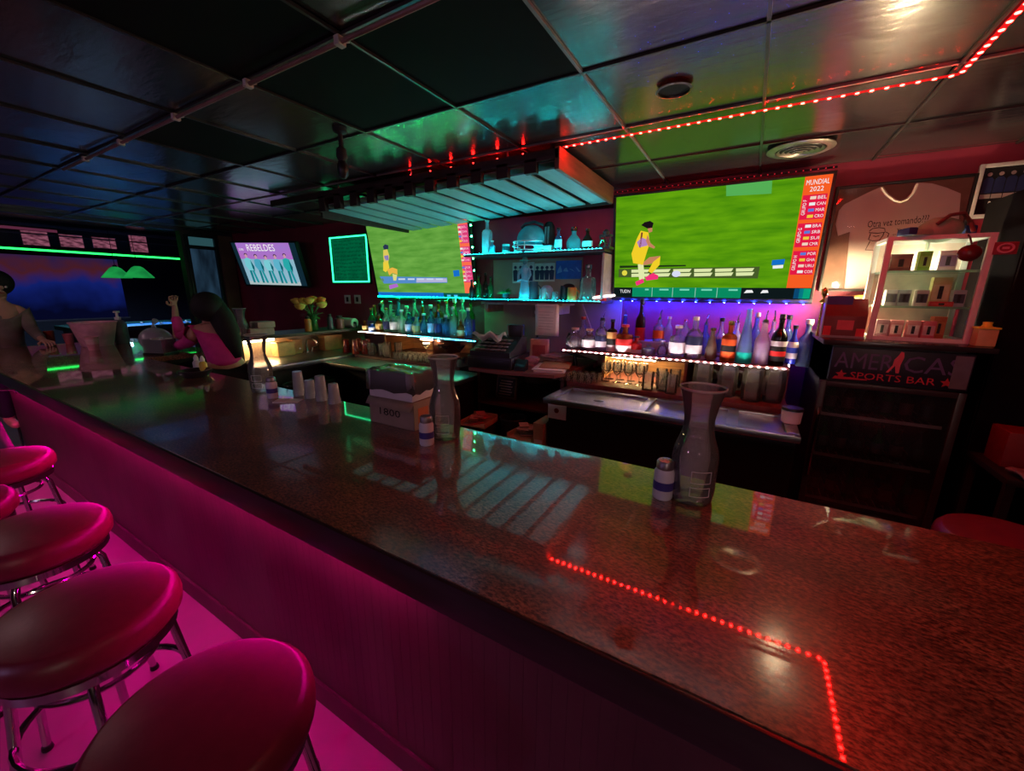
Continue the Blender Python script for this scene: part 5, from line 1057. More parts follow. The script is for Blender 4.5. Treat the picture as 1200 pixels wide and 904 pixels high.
t = thing('leaflet_rack', 'red leaflet and card rack on the fridge left of the display case', 'rack', (.475, 2.96, Z)); b = MB(); b.box((-.095, 0, 0), (.10, .12, .125), bev=.003); b.prism([(0, .125), (.12, .125), (.12, .22), (.07, .22)], -.095, .10, axis='x'); b.build('rack_body', plain('dark_red_rack', 100, 22, 30, .4), t)
b = MB(); b.box((-.03, -.003, .045), (.045, .001, .10)); b.build('pink_card', plain('pink_card_2', 190, 90, 100), t)
b = MB(); b.box((-.09, -.003, .01), (-.055, .001, .065)); b.build('red_card', plain('bright_red_card', 200, 50, 60), t); b = MB(); b.box((.06, -.003, .005), (.098, .001, .055)); b.build('red_card', plain('bright_red_card', 200, 50, 60), t)
b = MB(); b.box((-.09, .045, .17), (.03, .075, .235), bev=.002); b.build('blue_leaflets', plain('blue_leaflet', 56, 50, 130), t)
b = MB(); b.box((-.10, -.006, 0), (.105, .0, .012)); b.box((-.104, -.006, 0), (-.096, .0, .23)); b.build('clear_lip', M_frost, t)
t = thing('candle_jar', 'small cream jar with yellow lid on the fridge, right of the display case', 'jar', (1.02, 2.90, Z)); b = MB(); b.box((-.035, -.035, 0), (.035, .035, .085), bev=.006); b.build('jar_body', plain('cream_jar', 200, 170, 110, .4), t); b = MB(); b.box((-.039, -.039, .085), (.039, .039, .094), bev=.003); b.lathe([(.022, .094), (.016, .105), (.018, .118), (.0001, .12)], 14); b.build('lid', plain('yellow_lid', 225, 215, 60, .4), t)
t = thing('gold_figurine', 'tiny gold ornament at the left edge of the leaflet rack', 'ornament', (.365, 3.0, Z+.0)); b = MB(); b.lathe([(.0001, 0), (.008, 0), (.006, .04), (.006, .19), (.02, .20), (.004, .22), (.018, .245), (.014, .27), (.0001, .285)], 12, caps=False); b.build('figurine', M_gold, t)
t = thing('desk_mirror', 'round gold-rimmed mirror behind the leaflet rack', 'mirror', (.60, 3.36, Z+.10)); b = MB(); b.tube([(.115*math.cos(2*PI*i/40), 0, .115*math.sin(2*PI*i/40)+.02) for i in range(40)], .010, 8, closed=True); b.build('rim', M_gold, t); b = MB(); b.lathe([(.0001, 0), (.108, 0), (.108, .008), (.0001, .008)], 36, M=T((0, .004, .02)) @ Rx(PI/2), caps=False); b.build('mirror_glass', mat('warm_mirror', (.8, .75, .65), .05, 1.0, var=0), t); b = MB(); b.box((-.05, -.03, -.101), (.05, .05, -.092)); b.build('foot', M_gold, t)
t = thing('table_lamp', 'small bright lamp behind the leaflet rack lighting the framed t-shirt', 'lamp', (.53, 3.30, Z)); b = MB(); b.lathe([(.0001, 0), (.04, 0), (.04, .01), (.008, .018), (.008, .155), (.0001, .155)], 18, caps=False); b.build('lamp_base', M_black, t); b = MB(); b.ball((0, 0, .19), .035); b.build('bulb', glow('bulb_warm', (1, .74, .42), 700), t)
# ------------------------------------------------------------------ right edge
t = thing('tall_cabinet', 'tall black cabinet at the right edge of the back bar', 'cabinet', (1.40, 2.98, 0)); b = MB(); b.box((-.31, 0, 0), (.35, .5, 2.13), bev=.006); b.build('carcass', mat('soft_black_cabinet', (.006, .005, .006), .9, spec=.1), t)
b = MB(); b.box((-.305, -.018, .05), (.02, .001, 2.1), bev=.003); b.build('door', MATS['soft_black_cabinet'], t)
t['label'] = 'tall black cabinet beside the fridge at the right edge'
P, Q = at(1166, 284, Y=2.96), at(1191, 298, Y=2.96); t = thing('wall_sticker', 'red rounded sign with pale ring on the tall black cabinet', 'sign', ((P.x+Q.x)/2+.0, 2.961, (P.z+Q.z)/2)); w, h = abs(Q.x-P.x)/2, abs(P.z-Q.z)/2
b = MB(); b.box((-w, -.004, -h), (w, .0, h), bev=.0018); b.build('plate', plain('dull_crimson', 140, 30, 50), t); b = MB(); b.tube([(.026*math.cos(2*PI*i/20), -.0045, .020*math.sin(2*PI*i/20)) for i in range(20)], .0045, 6, closed=True); b.box((-.012, -.0052, -.004), (.012, -.0042, .006)); b.build('ring_print', plain('pale_pink', 205, 140, 150), t)
t = thing('side_table', 'low black table at the right edge holding red and yellow boxes', 'table', (1.32, 2.62, 0)); b = MB(); b.box((-.25, -.12, .80), (.35, .26, .83), bev=.004); b.build('table_top', M_matte, t)
for sx, sy in ((-.23, -.10), (.33, -.10), (-.23, .24), (.33, .24)): b = MB(); b.box((sx-.015, sy-.015, 0), (sx+.015, sy+.015, .80)); b.build('leg', M_matte, t)
t = thing('toy_box', 'red and yellow carton on the low table at the right edge', 'carton', (1.30, 2.74, .83)); b = MB(); b.box((-.19, -.06, 0), (.25, .10, .17), bev=.004); b.build('carton_body', plain('deep_red_carton', 120, 14, 20), t)
b = MB(); b.box((-.03, -.064, .015), (.24, -.059, .12)); b.build('yellow_panel', plain('amber_panel', 190, 100, 24), t); b = MB(); b.box((.06, -.067, .03), (.22, -.063, .085)); b.build('dark_window', plain('window_red', 90, 20, 24), t)
t = thing('folded_cloth', 'crumpled pale cloth at the front of the low table', 'cloth', (1.20, 2.56, .83), .2); b = MB(); vs = [(-.10+.02*i, -.05+.02*j, .012+.014*abs(math.sin(i*1.1+j*.7))) for j in range(6) for i in range(11)]
b.add(vs, [(j*11+i, j*11+i+1, (j+1)*11+i+1, (j+1)*11+i) for j in range(5) for i in range(10)]); o = b.build('cloth', plain('grey_cloth', 130, 110, 110, .9), t); o.modifiers.new('thickness', 'SOLIDIFY').thickness = .010
# ------------------------------------------------------------------ on the bar
ZB = 1.0702
def carafe(P, label, h=.31, k=1.0, liquid=None):
    t = thing('carafe', label, 'carafe', P, rnd.uniform(-.2, .2), 'glass carafes on the bar')
    out = [(.050, 0), (.054, .004), (.0575, .03), (.0585, .125), (.054, .150), (.043, .180), (.037, .205), (.0375, .232), (.043, .265), (.0545, .308), (.0555, .312), (.0535, .312)]
    inn = [(.0515, .306), (.040, .265), (.0345, .232), (.034, .205), (.040, .181), (.051, .150), (.0555, .124), (.0545, .03), (.051, .012), (.0001, .010)]
    f = h/.312
    b = MB(); b.lathe([(.0001, 0)]+[(r*k, z*f) for r, z in out]+[(r*k, z*f) for r, z in inn], 36, caps=False); b.build('vessel', clear('carafe_glass', (.88, .85, .88), .15, .03, 1.5, hazecol=(.8, .72, .78)), t)
    b = MB(); b.lathe([(.0545*k, .309*f), (.0575*k, .311*f), (.0575*k, .315*f), (.0545*k, .316*f), (.0530*k, .312*f)], 36, caps=False); b.build('rim', clear('rim_glass', (.85, .8, .85), .5, .1, hazecol=(.85, .8, .85)), t)
    b = MB()
    def ring(z, r, a0, a1, th=.0009):
        b.tube([(r*math.cos(a0+(a1-a0)*i/14), r*math.sin(a0+(a1-a0)*i/14), z) for i in range(15)], th, 4)
    a = -PI/2+.25
    for z in (.03, .055, .068, .100): ring(z*f, .0592*k, a-.1, a+.75)
    for q in (a-.1, a+.75): b.tube([(.0592*k*math.cos(q), .0592*k*math.sin(q), .03*f), (.0592*k*math.cos(q), .0592*k*math.sin(q), .055*f)], .0009, 4); b.tube([(.0592*k*math.cos(q), .0592*k*math.sin(q), .068*f), (.0592*k*math.cos(q), .0592*k*math.sin(q), .100*f)], .0009, 4)
    b.build('etched_marks', mat('etched_white', (.55, .5, .55), .6), t)
    return t
PA = at(810, 576, Z=ZB); PA.y = 1.115; PA.x = at(810, 572, Y=1.115).x
carafe(Vector((PA.x, 1.115, ZB)), 'glass carafe with flared rim nearest the camera on the bar beside a white shaker')
carafe(Vector((at(522, 503, Y=1.13).x, 1.13, ZB)), 'glass carafe standing behind the cardboard box on the bar')
carafe(Vector((at(308, 455, Y=1.15).x, 1.15, ZB)), 'glass carafe far down the bar glowing warm before the sink light')
def shaker(P, label, band=(60, 50, 130)):
    t = thing('salt_shaker', label, 'shaker', P, rnd.uniform(-.3, .3), 'white shakers on the bar')
    b = MB(); b.lathe([(.0001, 0), (.024, 0), (.0265, .004), (.0265, .076), (.022, .086), (.0001, .087)], 24, caps=False); b.build('body', mat('milky_shaker', (.62, .58, .68), .3, var=.05), t)
    b = MB(); b.lathe([(.0268, .028), (.0268, .052)], 24, caps=False); b.build('band', plain('band_%d' % band[0], *band), t)
    b = MB(); b.lathe([(.0215, .084), (.0225, .088), (.0225, .104), (.019, .109), (.0001, .111)], 24, caps=False); b.build('cap', mat('dull_metal_cap', (.30, .27, .30), .35, .9), t)
    b = MB()
    for i in range(5): b.lathe([(.0001, .1112), (.0018, .1112)], 6, (.009*math.cos(i*1.257), .009*math.sin(i*1.257), -.0004), caps=False)
    b.build('holes', M_matte, t); return t
for (px, py, Y, lab) in ((777, 571, 1.075, 'white shaker with purple band beside the nearest carafe'), (500, 510, 1.03, 'white shaker with purple band in front of the cardboard box'), (319, 459, 1.10, 'pale shaker beside the far carafe with the warm glow')):
    shaker(Vector((at(px, py, Y=Y).x, Y, ZB)), lab)
# cardboard box with a wrapped carton on top
P0, PL, PR = at(486, 506, Z=ZB), at(446, 490, Z=ZB), at(517, 493, Z=ZB)
ex = (PR-P0); wr = ex.length; ex.normalize(); ey = Vector((-ex.y, ex.x, 0)); wl = max(.14, (PL-P0).dot(ey)); hbx = at(486, 473, Y=P0.y).z-ZB
a = math.atan2(ex.y, ex.x)
t = thing('cardboard_box', 'brown cardboard box printed 1800 standing on the bar', 'box', P0, a)
b = MB(); b.box((0, 0, 0), (wr, .003, hbx)); b.box((0, wl-.003, 0), (wr, wl, hbx)); b.box((0, 0, 0), (.003, wl, hbx)); b.box((wr-.003, 0, 0), (wr, wl, hbx)); b.box((0, 0, 0), (wr, wl, .003)); b.box((.002, .002, hbx-.006), (wr-.002, wl-.002, hbx-.003)); b.build('carton', mat('kraft_cardboard', (.30, .20, .165), .8, var=.08), t)
b = MB(); b.add([(-.001, wl, hbx-.002), (-.001, 0, hbx-.002), (-.022, .002, hbx-.035), (-.022, wl-.002, hbx-.03)], [(0, 1, 2, 3)]); o = b.build('side_flap', MATS['kraft_cardboard'], t); o.modifiers.new('thickness', 'SOLIDIFY').thickness = .003
b = MB(); M = Matrix(((0, 1, 0, -.001), (-1, 0, 0, wl*.52), (0, 0, 1, hbx*.50), (0, 0, 0, 1))); b.text('1800', wl*.46, .030, 0, M, .0012); b.build('printed_number', plain('black_ink', 16, 12, 12, .8), t)
b = MB(); b.box((wr*.15, -.0012, hbx*.1), (wr*.5, .0, hbx*.75)); b.build('orange_patch', plain('orange_patch', 190, 100, 60, .7), t)
hw = at(482, 437, Y=P0.y+.02).z-ZB-hbx
t2 = thing('napkin_pack', 'white plastic-wrapped carton sitting on top of the cardboard box', 'carton', P0+Vector((0, 0, hbx-.002)), a+.03)
b = MB(); b.box((.004, .008, 0), (wr-.012, wl-.008, hw-.004), bev=.006); b.build('carton', mat('white_carton', (.66, .56, .62), .6, var=.05), t2)
b = MB(); vs = []; nx, ny = 8, 8
for j in range(ny+1):
    for i in range(nx+1): vs.append((-.002+(wr-.002)*i/nx, .002+(wl-.004)*j/ny, hw+.006*math.sin(i*1.7+j*.9)*math.cos(j*1.3)))
fs = [(j*(nx+1)+i, j*(nx+1)+i+1, (j+1)*(nx+1)+i+1, (j+1)*(nx+1)+i) for j in range(ny) for i in range(nx)]
for i in range(nx+1): vs.append((-.004+(wr-.0)*i/nx, -.002+.003*math.sin(i*2.3), .028+.012*(i/nx)+.004*math.sin(i*2)))
o_ = (nx+1)*(ny+1)
for i in range(nx): fs.append((i, i+1, o_+i+1, o_+i))
for j in range(ny+1): vs.append((-.006+.003*math.sin(j*1.9), -.002+(wl+.0)*j/ny, .035+.005*math.sin(j*1.5)))
o2 = o_+nx+1
for j in range(ny): fs.append((j*(nx+1), (j+1)*(nx+1), o2+j+1, o2+j))
b.add(vs, fs); o = b.build('plastic_wrap', clear('crinkled_plastic', (.9, .87, .92), .25, .12, hazecol=(.8, .75, .82)), t2); o.modifiers.new('thickness', 'SOLIDIFY').thickness = .0008
# clear cups by the back edge
for px, py, top, lab in ((351, 462, 436, 'white plastic cup stack, tallest of the cups at the back edge of the bar'), (364, 463, 446, 'short white plastic cup between the two taller cup stacks'), (377, 466, 441, 'white plastic cup stack with bluish tint right of the short cup'), (392, 470, 450, 'small clear plastic cup nearest the camera at the back edge of the bar')):
    P = at(px, py, Y=1.205); h = at(px, top, Y=1.205).z-ZB; t = thing('plastic_cup', lab, 'cup', (P.x, 1.205, ZB), 0, 'plastic cups on the bar'); h = max(.05, h)
    b = MB(); b.lathe([(.0001, h), (.022, h), (.023, h-.003), (.026, h*.6), (.029, .004), (.0305, .0), (.028, 0), (.022, h-.006), (.0001, h-.006)], 20, caps=False); b.build('cup_body', clear('milky_plastic', (.8, .78, .85), .6, .2, hazecol=(.75, .73, .8)), t)
    b = MB()
    for q in range(3): b.lathe([(.0305, .006+q*.007), (.0312, .008+q*.007), (.0305, .010+q*.007)], 20, caps=False)
    b.build('rims', MATS['milky_plastic'], t)
P = at(340, 470, Z=ZB); t = thing('napkin', 'flat white napkin on the bar by the cup stacks', 'napkin', (P.x, P.y-.01, ZB), .6); b = MB(); b.box((-.06, -.035, 0), (.06, .035, .004), bev=.001); b.build('folded_sheet', M_paper, t); b = MB(); b.box((-.06, -.033, .004), (.0, .033, .0065)); b.build('fold', M_paper, t)
# far items on the bar
P = at(195, 413, Z=ZB); P.x = -4.30; P.y = 1.40; t = thing('napkin_caddy', 'clear caddy of papers and a plastic bag far down the bar', 'caddy', P, .4)
b = MB(); b.box((-.10, -.07, 0), (.10, .07, .018), bev=.003); b.build('caddy_base', M_black, t)
b = MB()
for lo, hi in (((-.095, -.065, .018), (-.09, .065, .13)), ((.09, -.065, .018), (.095, .065, .13)), ((-.09, -.065, .018), (.09, -.06, .13)), ((-.09, .06, .018), (.09, .065, .13))): b.box(lo, hi)
b.build('clear_walls', M_glass, t)
b = MB()
for i in range(6): b.box((-.07+.025*i, -.05, .018), (-.055+.025*i, .05, .10+.02*(i % 3)), M=Ry(.03*(i-3)))
b.build('papers', M_paper, t)
P = at(178, 402, Z=1.13); t = thing('plastic_bag', 'puffed clear plastic bag leaning on the far caddy', 'bag', (-4.56, 1.46, ZB)); b = MB(); b.ball((0, 0, .105), .13, sc=(1, .9, .8), seg=20, rings=14)
b.v = [(x*(1+.10*math.sin(9*z*7+x*23)), y*(1+.1*math.sin(x*31)), max(0, z)) for x, y, z in b.v]; b.build('bag_film', clear('cloudy_film', (.85, .8, .88), .55, .15, hazecol=(.85, .8, .9)), t)
b = MB(); b.tube([(.02, 0, .205), (.0, .01, .24), (.03, .02, .27)], [.02, .01, .025], 8); b.build('knot', MATS['cloudy_film'], t)
P = at(115, 405, Z=ZB); t = thing('ice_bucket', 'wide pinkish plastic bucket at the far left of the bar', 'bucket', P); b = MB(); b.lathe([(.0001, 0), (.11, 0), (.115, .006), (.165, .215), (.172, .22), (.172, .228), (.160, .228), (.108, .012), (.0001, .012)], 28, caps=False); b.build('bucket_body', plain('dusty_pink_plastic', 215, 150, 165, .4), t)
b = MB(); b.tube([(.166*math.cos(a_), .166*math.sin(a_), .222) for a_ in [2*PI*i/28 for i in range(28)]], .007, 6, closed=True); b.build('bucket_rim', plain('dusty_pink_rim', 225, 170, 180, .4), t)
P = at(119, 407, Z=ZB); t = thing('paper_cup', 'pink paper cup standing before the wide bucket', 'cup', P+Vector((.2, -.1, 0))); b = MB(); b.lathe([(.0001, 0), (.035, 0), (.048, .12), (.05, .122), (.046, .122), (.034, .006), (.0001, .006)], 20, caps=False); b.build('cup_body', plain('pink_paper_cup', 205, 130, 140, .7), t); b = MB(); b.lathe([(.0415, .055), (.0465, .10)], 20, caps=False); b.build('cup_print', plain('pale_cup_print', 220, 165, 170, .7), t)
P = at(144, 402, Z=ZB); t = thing('pump_bottle', 'grey pump dispenser bottle behind the wide bucket', 'dispenser', P); b = MB(); b.lathe([(.0001, 0), (.055, 0), (.06, .01), (.06, .19), (.04, .225), (.025, .235), (.0001, .236)], 20, caps=False); b.build('bottle_body', plain('grey_violet_bottle', 95, 85, 105, .35), t)
b = MB(); b.lathe([(.024, .234), (.026, .26), (.012, .265), (.010, .30), (.026, .305), (.026, .32), (.0001, .322)], 16); b.tube([(0, 0, .312), (.04, -.01, .312), (.06, -.012, .30)], .008, 6); b.build('pump', M_white, t)
for px, py, cl, lab, k in ((82, 403, (190, 90, 100), 'small pink tumbler left of the wide bucket', 1), (60, 402, (150, 50, 40), 'red tumbler by the customer at the far end of the bar', 1.2), (226, 421, (40, 34, 40), 'dark low bowl in front of the woman in magenta', .8)):
    P = at(px, py, Z=ZB)
    if k == .8: P.y = 1.13; P.x = at(px, py, Y=P.y).x
    t = thing('bar_tumbler' if k != .8 else 'condiment_bowl', lab, 'tumbler' if k != .8 else 'bowl', P); b = MB()
    pr = [(.0001, 0), (.03, 0), (.04, .10*k), (.037, .10*k), (.028, .006), (.0001, .006)] if k != .8 else [(.0001, 0), (.06, 0), (.09, .03), (.092, .045), (.085, .045), (.055, .008), (.0001, .008)]
    b.lathe(pr, 20, caps=False); b.build('vessel', plain('tumbler_%d' % cl[0], *cl, rough=.35), t); b = MB(); r_ = pr[2][0]*.9; b.lathe([(.0001, pr[2][1]*.75), (r_*.9, pr[2][1]*.76)], 16, caps=False); b.build('contents', plain('contents_%d' % cl[0], min(255, cl[0]+30), cl[1]+20, cl[2]+20), t)
for px, py, cl, lab in ((238, 428, (205, 185, 70), 'small yellow packet beside the dark bowl'), (231, 429, (190, 180, 185), 'small white packet beside the dark bowl')):
    P = at(px, py, Z=ZB); P.y = min(P.y, 1.2); P.x = at(px, py, Y=P.y).x; t = thing('sauce_bottle', lab.replace('packet', 'sauce bottle'), 'bottle', (P.x, P.y, ZB)); b = MB(); b.lathe([(.0001, 0), (.02, 0), (.022, .004), (.022, .07), (.012, .085), (.0001, .086)], 16, caps=False); b.build('bottle_body', plain('sauce_%d' % cl[0], *cl, rough=.4), t); b = MB(); b.lathe([(.013, .083), (.014, .10), (.005, .12), (.0001, .121)], 12); b.build('cap', M_white, t)

# ------------------------------------------------------------------ sink shelf and far counter things
Z = 1.178
def on_shelf(px, py=388): d = ray(px, py); t_ = (-4.15)/d.x; P = EYE+d*t_; return Vector((-4.15, P.y, Z))
t = carafe(on_shelf(284), 'empty glass carafe on the shelf above the sink light', h=.26); t['group'] = 'glass carafes'
P = on_shelf(304); t = thing('napkin_bundle', 'bundle of white napkins on the shelf above the sink light', 'napkins', P); b = MB(); b.box((-.09, -.13, 0), (.09, .10, .07), bev=.01); b.box((-.07, -.05, .07), (.08, .12, .13), bev=.01); b.build('napkins', plain('soft_napkin', 180, 150, 150, .9), t); b = MB(); b.box((-.02, -.132, -.0), (.02, .102, .0715)); b.build('paper_band', plain('greyish_band', 140, 120, 125, .9), t)
P = on_shelf(368); t = thing('flower_vase', 'vase of orange and yellow roses on the shelf left of the outlets', 'flowers', P)
b = MB(); b.lathe([(.0001, 0), (.05, 0), (.055, .01), (.045, .08), (.052, .17), (.06, .18), (.048, .17), (.04, .08), (.045, .015), (.0001, .012)], 20, caps=False); b.build('vase', M_greenglass, t)
b = MB(); hd = []
for i in range(11):
    a_ = i*2.4; r_ = .02+.105*math.sqrt(i/11); e = Vector((r_*math.cos(a_), r_*math.sin(a_)*1.5, .34-.06*(i/11)+.02*math.sin(i*3))); hd.append(e); b.tube([(0, 0, .10), (e.x*.4, e.y*.4, .22), e[:]], .004, 6)
b.build('stems', M_green_leaf, t)
for i, e in enumerate(hd):
    b = MB()
    for k in range(3): b.lathe([(.005+.008*k, -.034), (.024+.011*k, -.012), (.028+.014*k, .012), (.018+.015*k, .032-.006*k)], 12, e, caps=False)
    b.build('rose', plain('orange_rose' if i % 3 == 0 else 'yellow_rose', *((225, 130, 50) if i % 3 == 0 else (225, 190, 90)), rough=.7), t)
b = MB()
for i in range(22):
    a_ = rnd.uniform(0, 2*PI); l = rnd.uniform(.06, .11); z = rnd.uniform(.14, .30); r_ = rnd.uniform(.02, .08); q = Vector((r_*math.cos(a_), r_*math.sin(a_), z)); d = Vector((math.cos(a_), math.sin(a_), rnd.uniform(-.4, .5))); s_ = Vector((-math.sin(a_), math.cos(a_), 0))*.022
    b.add([q[:], (q+d*l*.5+s_)[:], (q+d*l)[:], (q+d*l*.5-s_)[:]], [(0, 1, 2, 3)])
b.build('leaves', M_green_leaf, t)
for px, cl, h, r_, lab in ((358, (190, 130, 60), .16, .035, 'orange jar beside the flower vase'), (384, (70, 80, 90), .17, .03, 'dark glass bottle right of the flower vase'), (395, (110, 70, 60), .15, .05, 'brown jar right of the dark glass bottle')):
    P = on_shelf(px, 389); P.x += .06; t = thing('jar', lab, 'jar', P); b = MB(); b.lathe([(.0001, 0), (r_, 0), (r_*1.05, .01), (r_, h*.75), (r_*.6, h*.85), (.0001, h*.86)], 18, caps=False); b.build('jar_body', plain('jar_%d' % cl[0], *cl, rough=.2), t); b = MB(); b.lathe([(r_*.62, h*.84), (r_*.65, h), (.0001, h*1.01)], 16); b.build('lid', M_black, t)
for i, (y, w_, h, cl, lab) in enumerate(((2.35, .18, .14, (235, 190, 130), 'cream caddy on the sink counter left of the tap'), (2.9, .22, .17, (215, 160, 110), 'cream tub on the sink counter right of the tap'), (2.52, .10, .15, (225, 165, 115), 'tall beige box behind the tap'))):
    t = thing('sink_tub', lab, 'tub', (-4.13 if i != 2 else -4.2, y, .945)); b = MB(); b.box((-.06, -w_/2, 0), (.06, w_/2, h), bev=.012); b.build('tub_body', plain('tub_%d' % cl[0], *cl), t); b = MB(); b.box((-.064, -w_/2-.004, h-.02), (.064, w_/2+.004, h), bev=.004); b.build('tub_rim', plain('tub_rim_%d' % cl[0], *cl), t)
for y, cl, lab in ((2.05, (30, 30, 36), 'black bin hanging before the sink counter'), (2.30, (16, 80, 36), 'dark green bottle crate end before the sink counter')):
    t = thing('waste_bin' if cl[0] == 30 else 'green_bin', lab.replace('hanging', 'standing').replace('bottle crate end', 'bin'), 'bin', (-3.45, y, 0)); b = MB(); b.lathe([(.0001, 0), (.085, 0), (.11, .78), (.118, .79), (.105, .79), (.08, .02), (.0001, .02)], 20, caps=False); b.build('bin_body', plain('bin_%d' % cl[0], *cl, rough=.35), t); b = MB(); b.tube([(.113*math.cos(a_), .113*math.sin(a_), .786) for a_ in [2*PI*i/24 for i in range(24)]], .006, 6, closed=True); b.build('bin_rim', plain('bin_rim_%d' % cl[0], *cl, rough=.35), t)

# ------------------------------------------------------------------ people
def skin_mesh(name, J, E, m, parent=None, root=None, sub=2):
    names = list(J); me = bpy.data.meshes.new(name); me.from_pydata([J[n][0] for n in names], [(names.index(a), names.index(c)) for a, c in E], []); me.update()
    me.materials.append(m); o = bpy.data.objects.new(name, me); C.objects.link(o)
    sk_ = o.modifiers.new('skin', 'SKIN'); sk_.use_smooth_shade = True; sk_.branch_smoothing = .3
    if not me.skin_vertices: pass
    for i, n in enumerate(names):
        r_ = J[n][1]; me.skin_vertices[0].data[i].radius = (r_, r_) if not isinstance(r_, tuple) else r_
        me.skin_vertices[0].data[i].use_root = (n == (root or names[0]))
    s_ = o.modifiers.new('smooth', 'SUBSURF'); s_.levels = sub; s_.render_levels = sub
    if parent: o.parent = parent
    return o
def V(*a): return Vector(a)
def hand(J, E, wrist, w, d, n, tag_, s=1.0, curl=.5):
    """palm + five unequal bent fingers; w wrist point, d finger direction, n palm normal (the side fingers curl to)"""
    d = d.normalized(); n = (n-d*n.dot(d)).normalized(); sd = d.cross(n)
    p = w+d*.055*s; J['palm'+tag_] = (p, .024*s); E.append((wrist, 'palm'+tag_))
    for k, (off, ln) in enumerate(((-.030, .062), (-.010, .074), (.010, .070), (.030, .055))):
        q0 = p+sd*off*s+d*.030*s; q1 = q0+(d*(1-.3*curl)+n*.5*curl).normalized()*ln*.5*s; q2 = q1+(d*(.6-.7*curl)+n*(.4+curl)).normalized()*ln*.5*s
        a_ = ['f%d%d%s' % (k, i, tag_) for i in range(3)]
        for nm, q, r_ in zip(a_, (q0, q1, q2), (.0095, .0085, .0075)): J[nm] = (q, r_*s)
        E += [('palm'+tag_, a_[0]), (a_[0], a_[1]), (a_[1], a_[2])]
    t0 = p-sd*.030*s-d*.02*s; t1 = t0-sd*.028*s+d*.018*s+n*.012*s; t2 = t1+d*.028*s+n*.010*s
    for nm, q, r_ in (('t0'+tag_, t0, .012), ('t1'+tag_, t1, .0105), ('t2'+tag_, t2, .009)): J[nm] = (q, r_*s)
    E += [('palm'+tag_, 't0'+tag_), ('t0'+tag_, 't1'+tag_), ('t1'+tag_, 't2'+tag_)]
def person(label, pel, chest, neck, head, face, sh, el, wr, hips_dir, knees, feet, shirt, pants, hair_fn, hdirs):
    """sh/el/wr: (left,right) joints; knees/feet likewise"""
    t = thing('person', label, 'person', (pel.x, pel.y, 0)); o0 = V(pel.x, pel.y, 0); R = lambda q: q-o0
    J = {'pelvis': (R(pel), .125), 'belly': (R(pel.lerp(chest, .5)), .115), 'chest': (R(chest), .125), 'neckb': (R(chest.lerp(neck, .75)), .07), 'neck': (R(neck), .052)}
    up = (head-neck).normalized(); f = face.normalized()
    J['jaw'] = (R(head-up*.055+f*.018), .062); J['head'] = (R(head+up*.01), .088); J['crown'] = (R(head+up*.075-f*.012), .070); J['nose'] = (R(head-up*.008+f*.098), .013); J['chin'] = (R(head-up*.092+f*.055), .028)
    E = [('pelvis', 'belly'), ('belly', 'chest'), ('chest', 'neckb'), ('neckb', 'neck'), ('neck', 'jaw'), ('jaw', 'head'), ('head', 'crown'), ('head', 'nose'), ('jaw', 'chin')]
    for i, s_ in enumerate('lr'):
        J['sh'+s_] = (R(sh[i]), .058); J['ua'+s_] = (R(sh[i].lerp(el[i], .5)), .046); J['el'+s_] = (R(el[i]), .038); J['fa'+s_] = (R(el[i].lerp(wr[i], .4)), .037); J['wr'+s_] = (R(wr[i]), .025)
        E += [('neckb', 'sh'+s_), ('sh'+s_, 'ua'+s_), ('ua'+s_, 'el'+s_), ('el'+s_, 'fa'+s_), ('fa'+s_, 'wr'+s_)]
        d, n = hdirs[i]; hand(J, E, 'wr'+s_, R(wr[i]), d, n, s_)
        hip = pel+hips_dir*(.09 if i else -.09)-V(0, 0, .06)
        J['hip'+s_] = (R(hip), .10); J['kn'+s_] = (R(knees[i]), .06); J['cf'+s_] = (R(knees[i].lerp(feet[i], .35)), .058); J['an'+s_] = (R(feet[i]), .040); fd = (f*V(1, 1, 0)).normalized() if False else V(f.x, f.y, 0).normalized()
        J['to'+s_] = (R(feet[i]+fd*.15-V(0, 0, .04)), .036); E += [('pelvis', 'hip'+s_), ('hip'+s_, 'kn'+s_), ('kn'+s_, 'cf'+s_), ('cf'+s_, 'an'+s_), ('an'+s_, 'to'+s_)]
    skin_mesh('body', J, E, M_skin, t, 'pelvis')
    Js = {'pelvis': (J['pelvis'][0]+V(0, 0, .02), .140), 'belly': (J['belly'][0], .132), 'chest': (J['chest'][0], .145), 'neckb': (J['neckb'][0]-up*.02, .088)}; Es = [('pelvis', 'belly'), ('belly', 'chest'), ('chest', 'neckb')]
    for s_ in 'lr':
        Js['sh'+s_] = (J['sh'+s_][0], .074); Js['ua'+s_] = (J['ua'+s_][0], .060); Js['el'+s_] = (J['ua'+s_][0].lerp(J['el'+s_][0], .8), .052); Es += [('neckb', 'sh'+s_), ('sh'+s_, 'ua'+s_), ('ua'+s_, 'el'+s_)]
        if shirt[1]: Js['fa'+s_] = (J['fa'+s_][0].lerp(J['wr'+s_][0], .6), .044); Es.append(('el'+s_, 'fa'+s_))
    skin_mesh('shirt', Js, Es, shirt[0], t, 'pelvis')
    Jp = {'pelvis': (J['pelvis'][0]-V(0, 0, .02), .138)}; Ep = []
    for s_ in 'lr':
        Jp['hip'+s_] = (J['hip'+s_][0], .115); Jp['kn'+s_] = (J['kn'+s_][0], .078); Jp['cf'+s_] = (J['cf'+s_][0], .072); Jp['an'+s_] = (J['an'+s_][0]+V(0, 0, .02), .058); Ep += [('pelvis', 'hip'+s_), ('hip'+s_, 'kn'+s_), ('kn'+s_, 'cf'+s_), ('cf'+s_, 'an'+s_)]
    skin_mesh('trousers', Jp, Ep, pants, t, 'pelvis')
    hb_ = hair_fn(R(head), up, f); hb_.build('hair', M_hair, t, sharp=80)
    ft = MB(); side = f.cross(up).normalized()
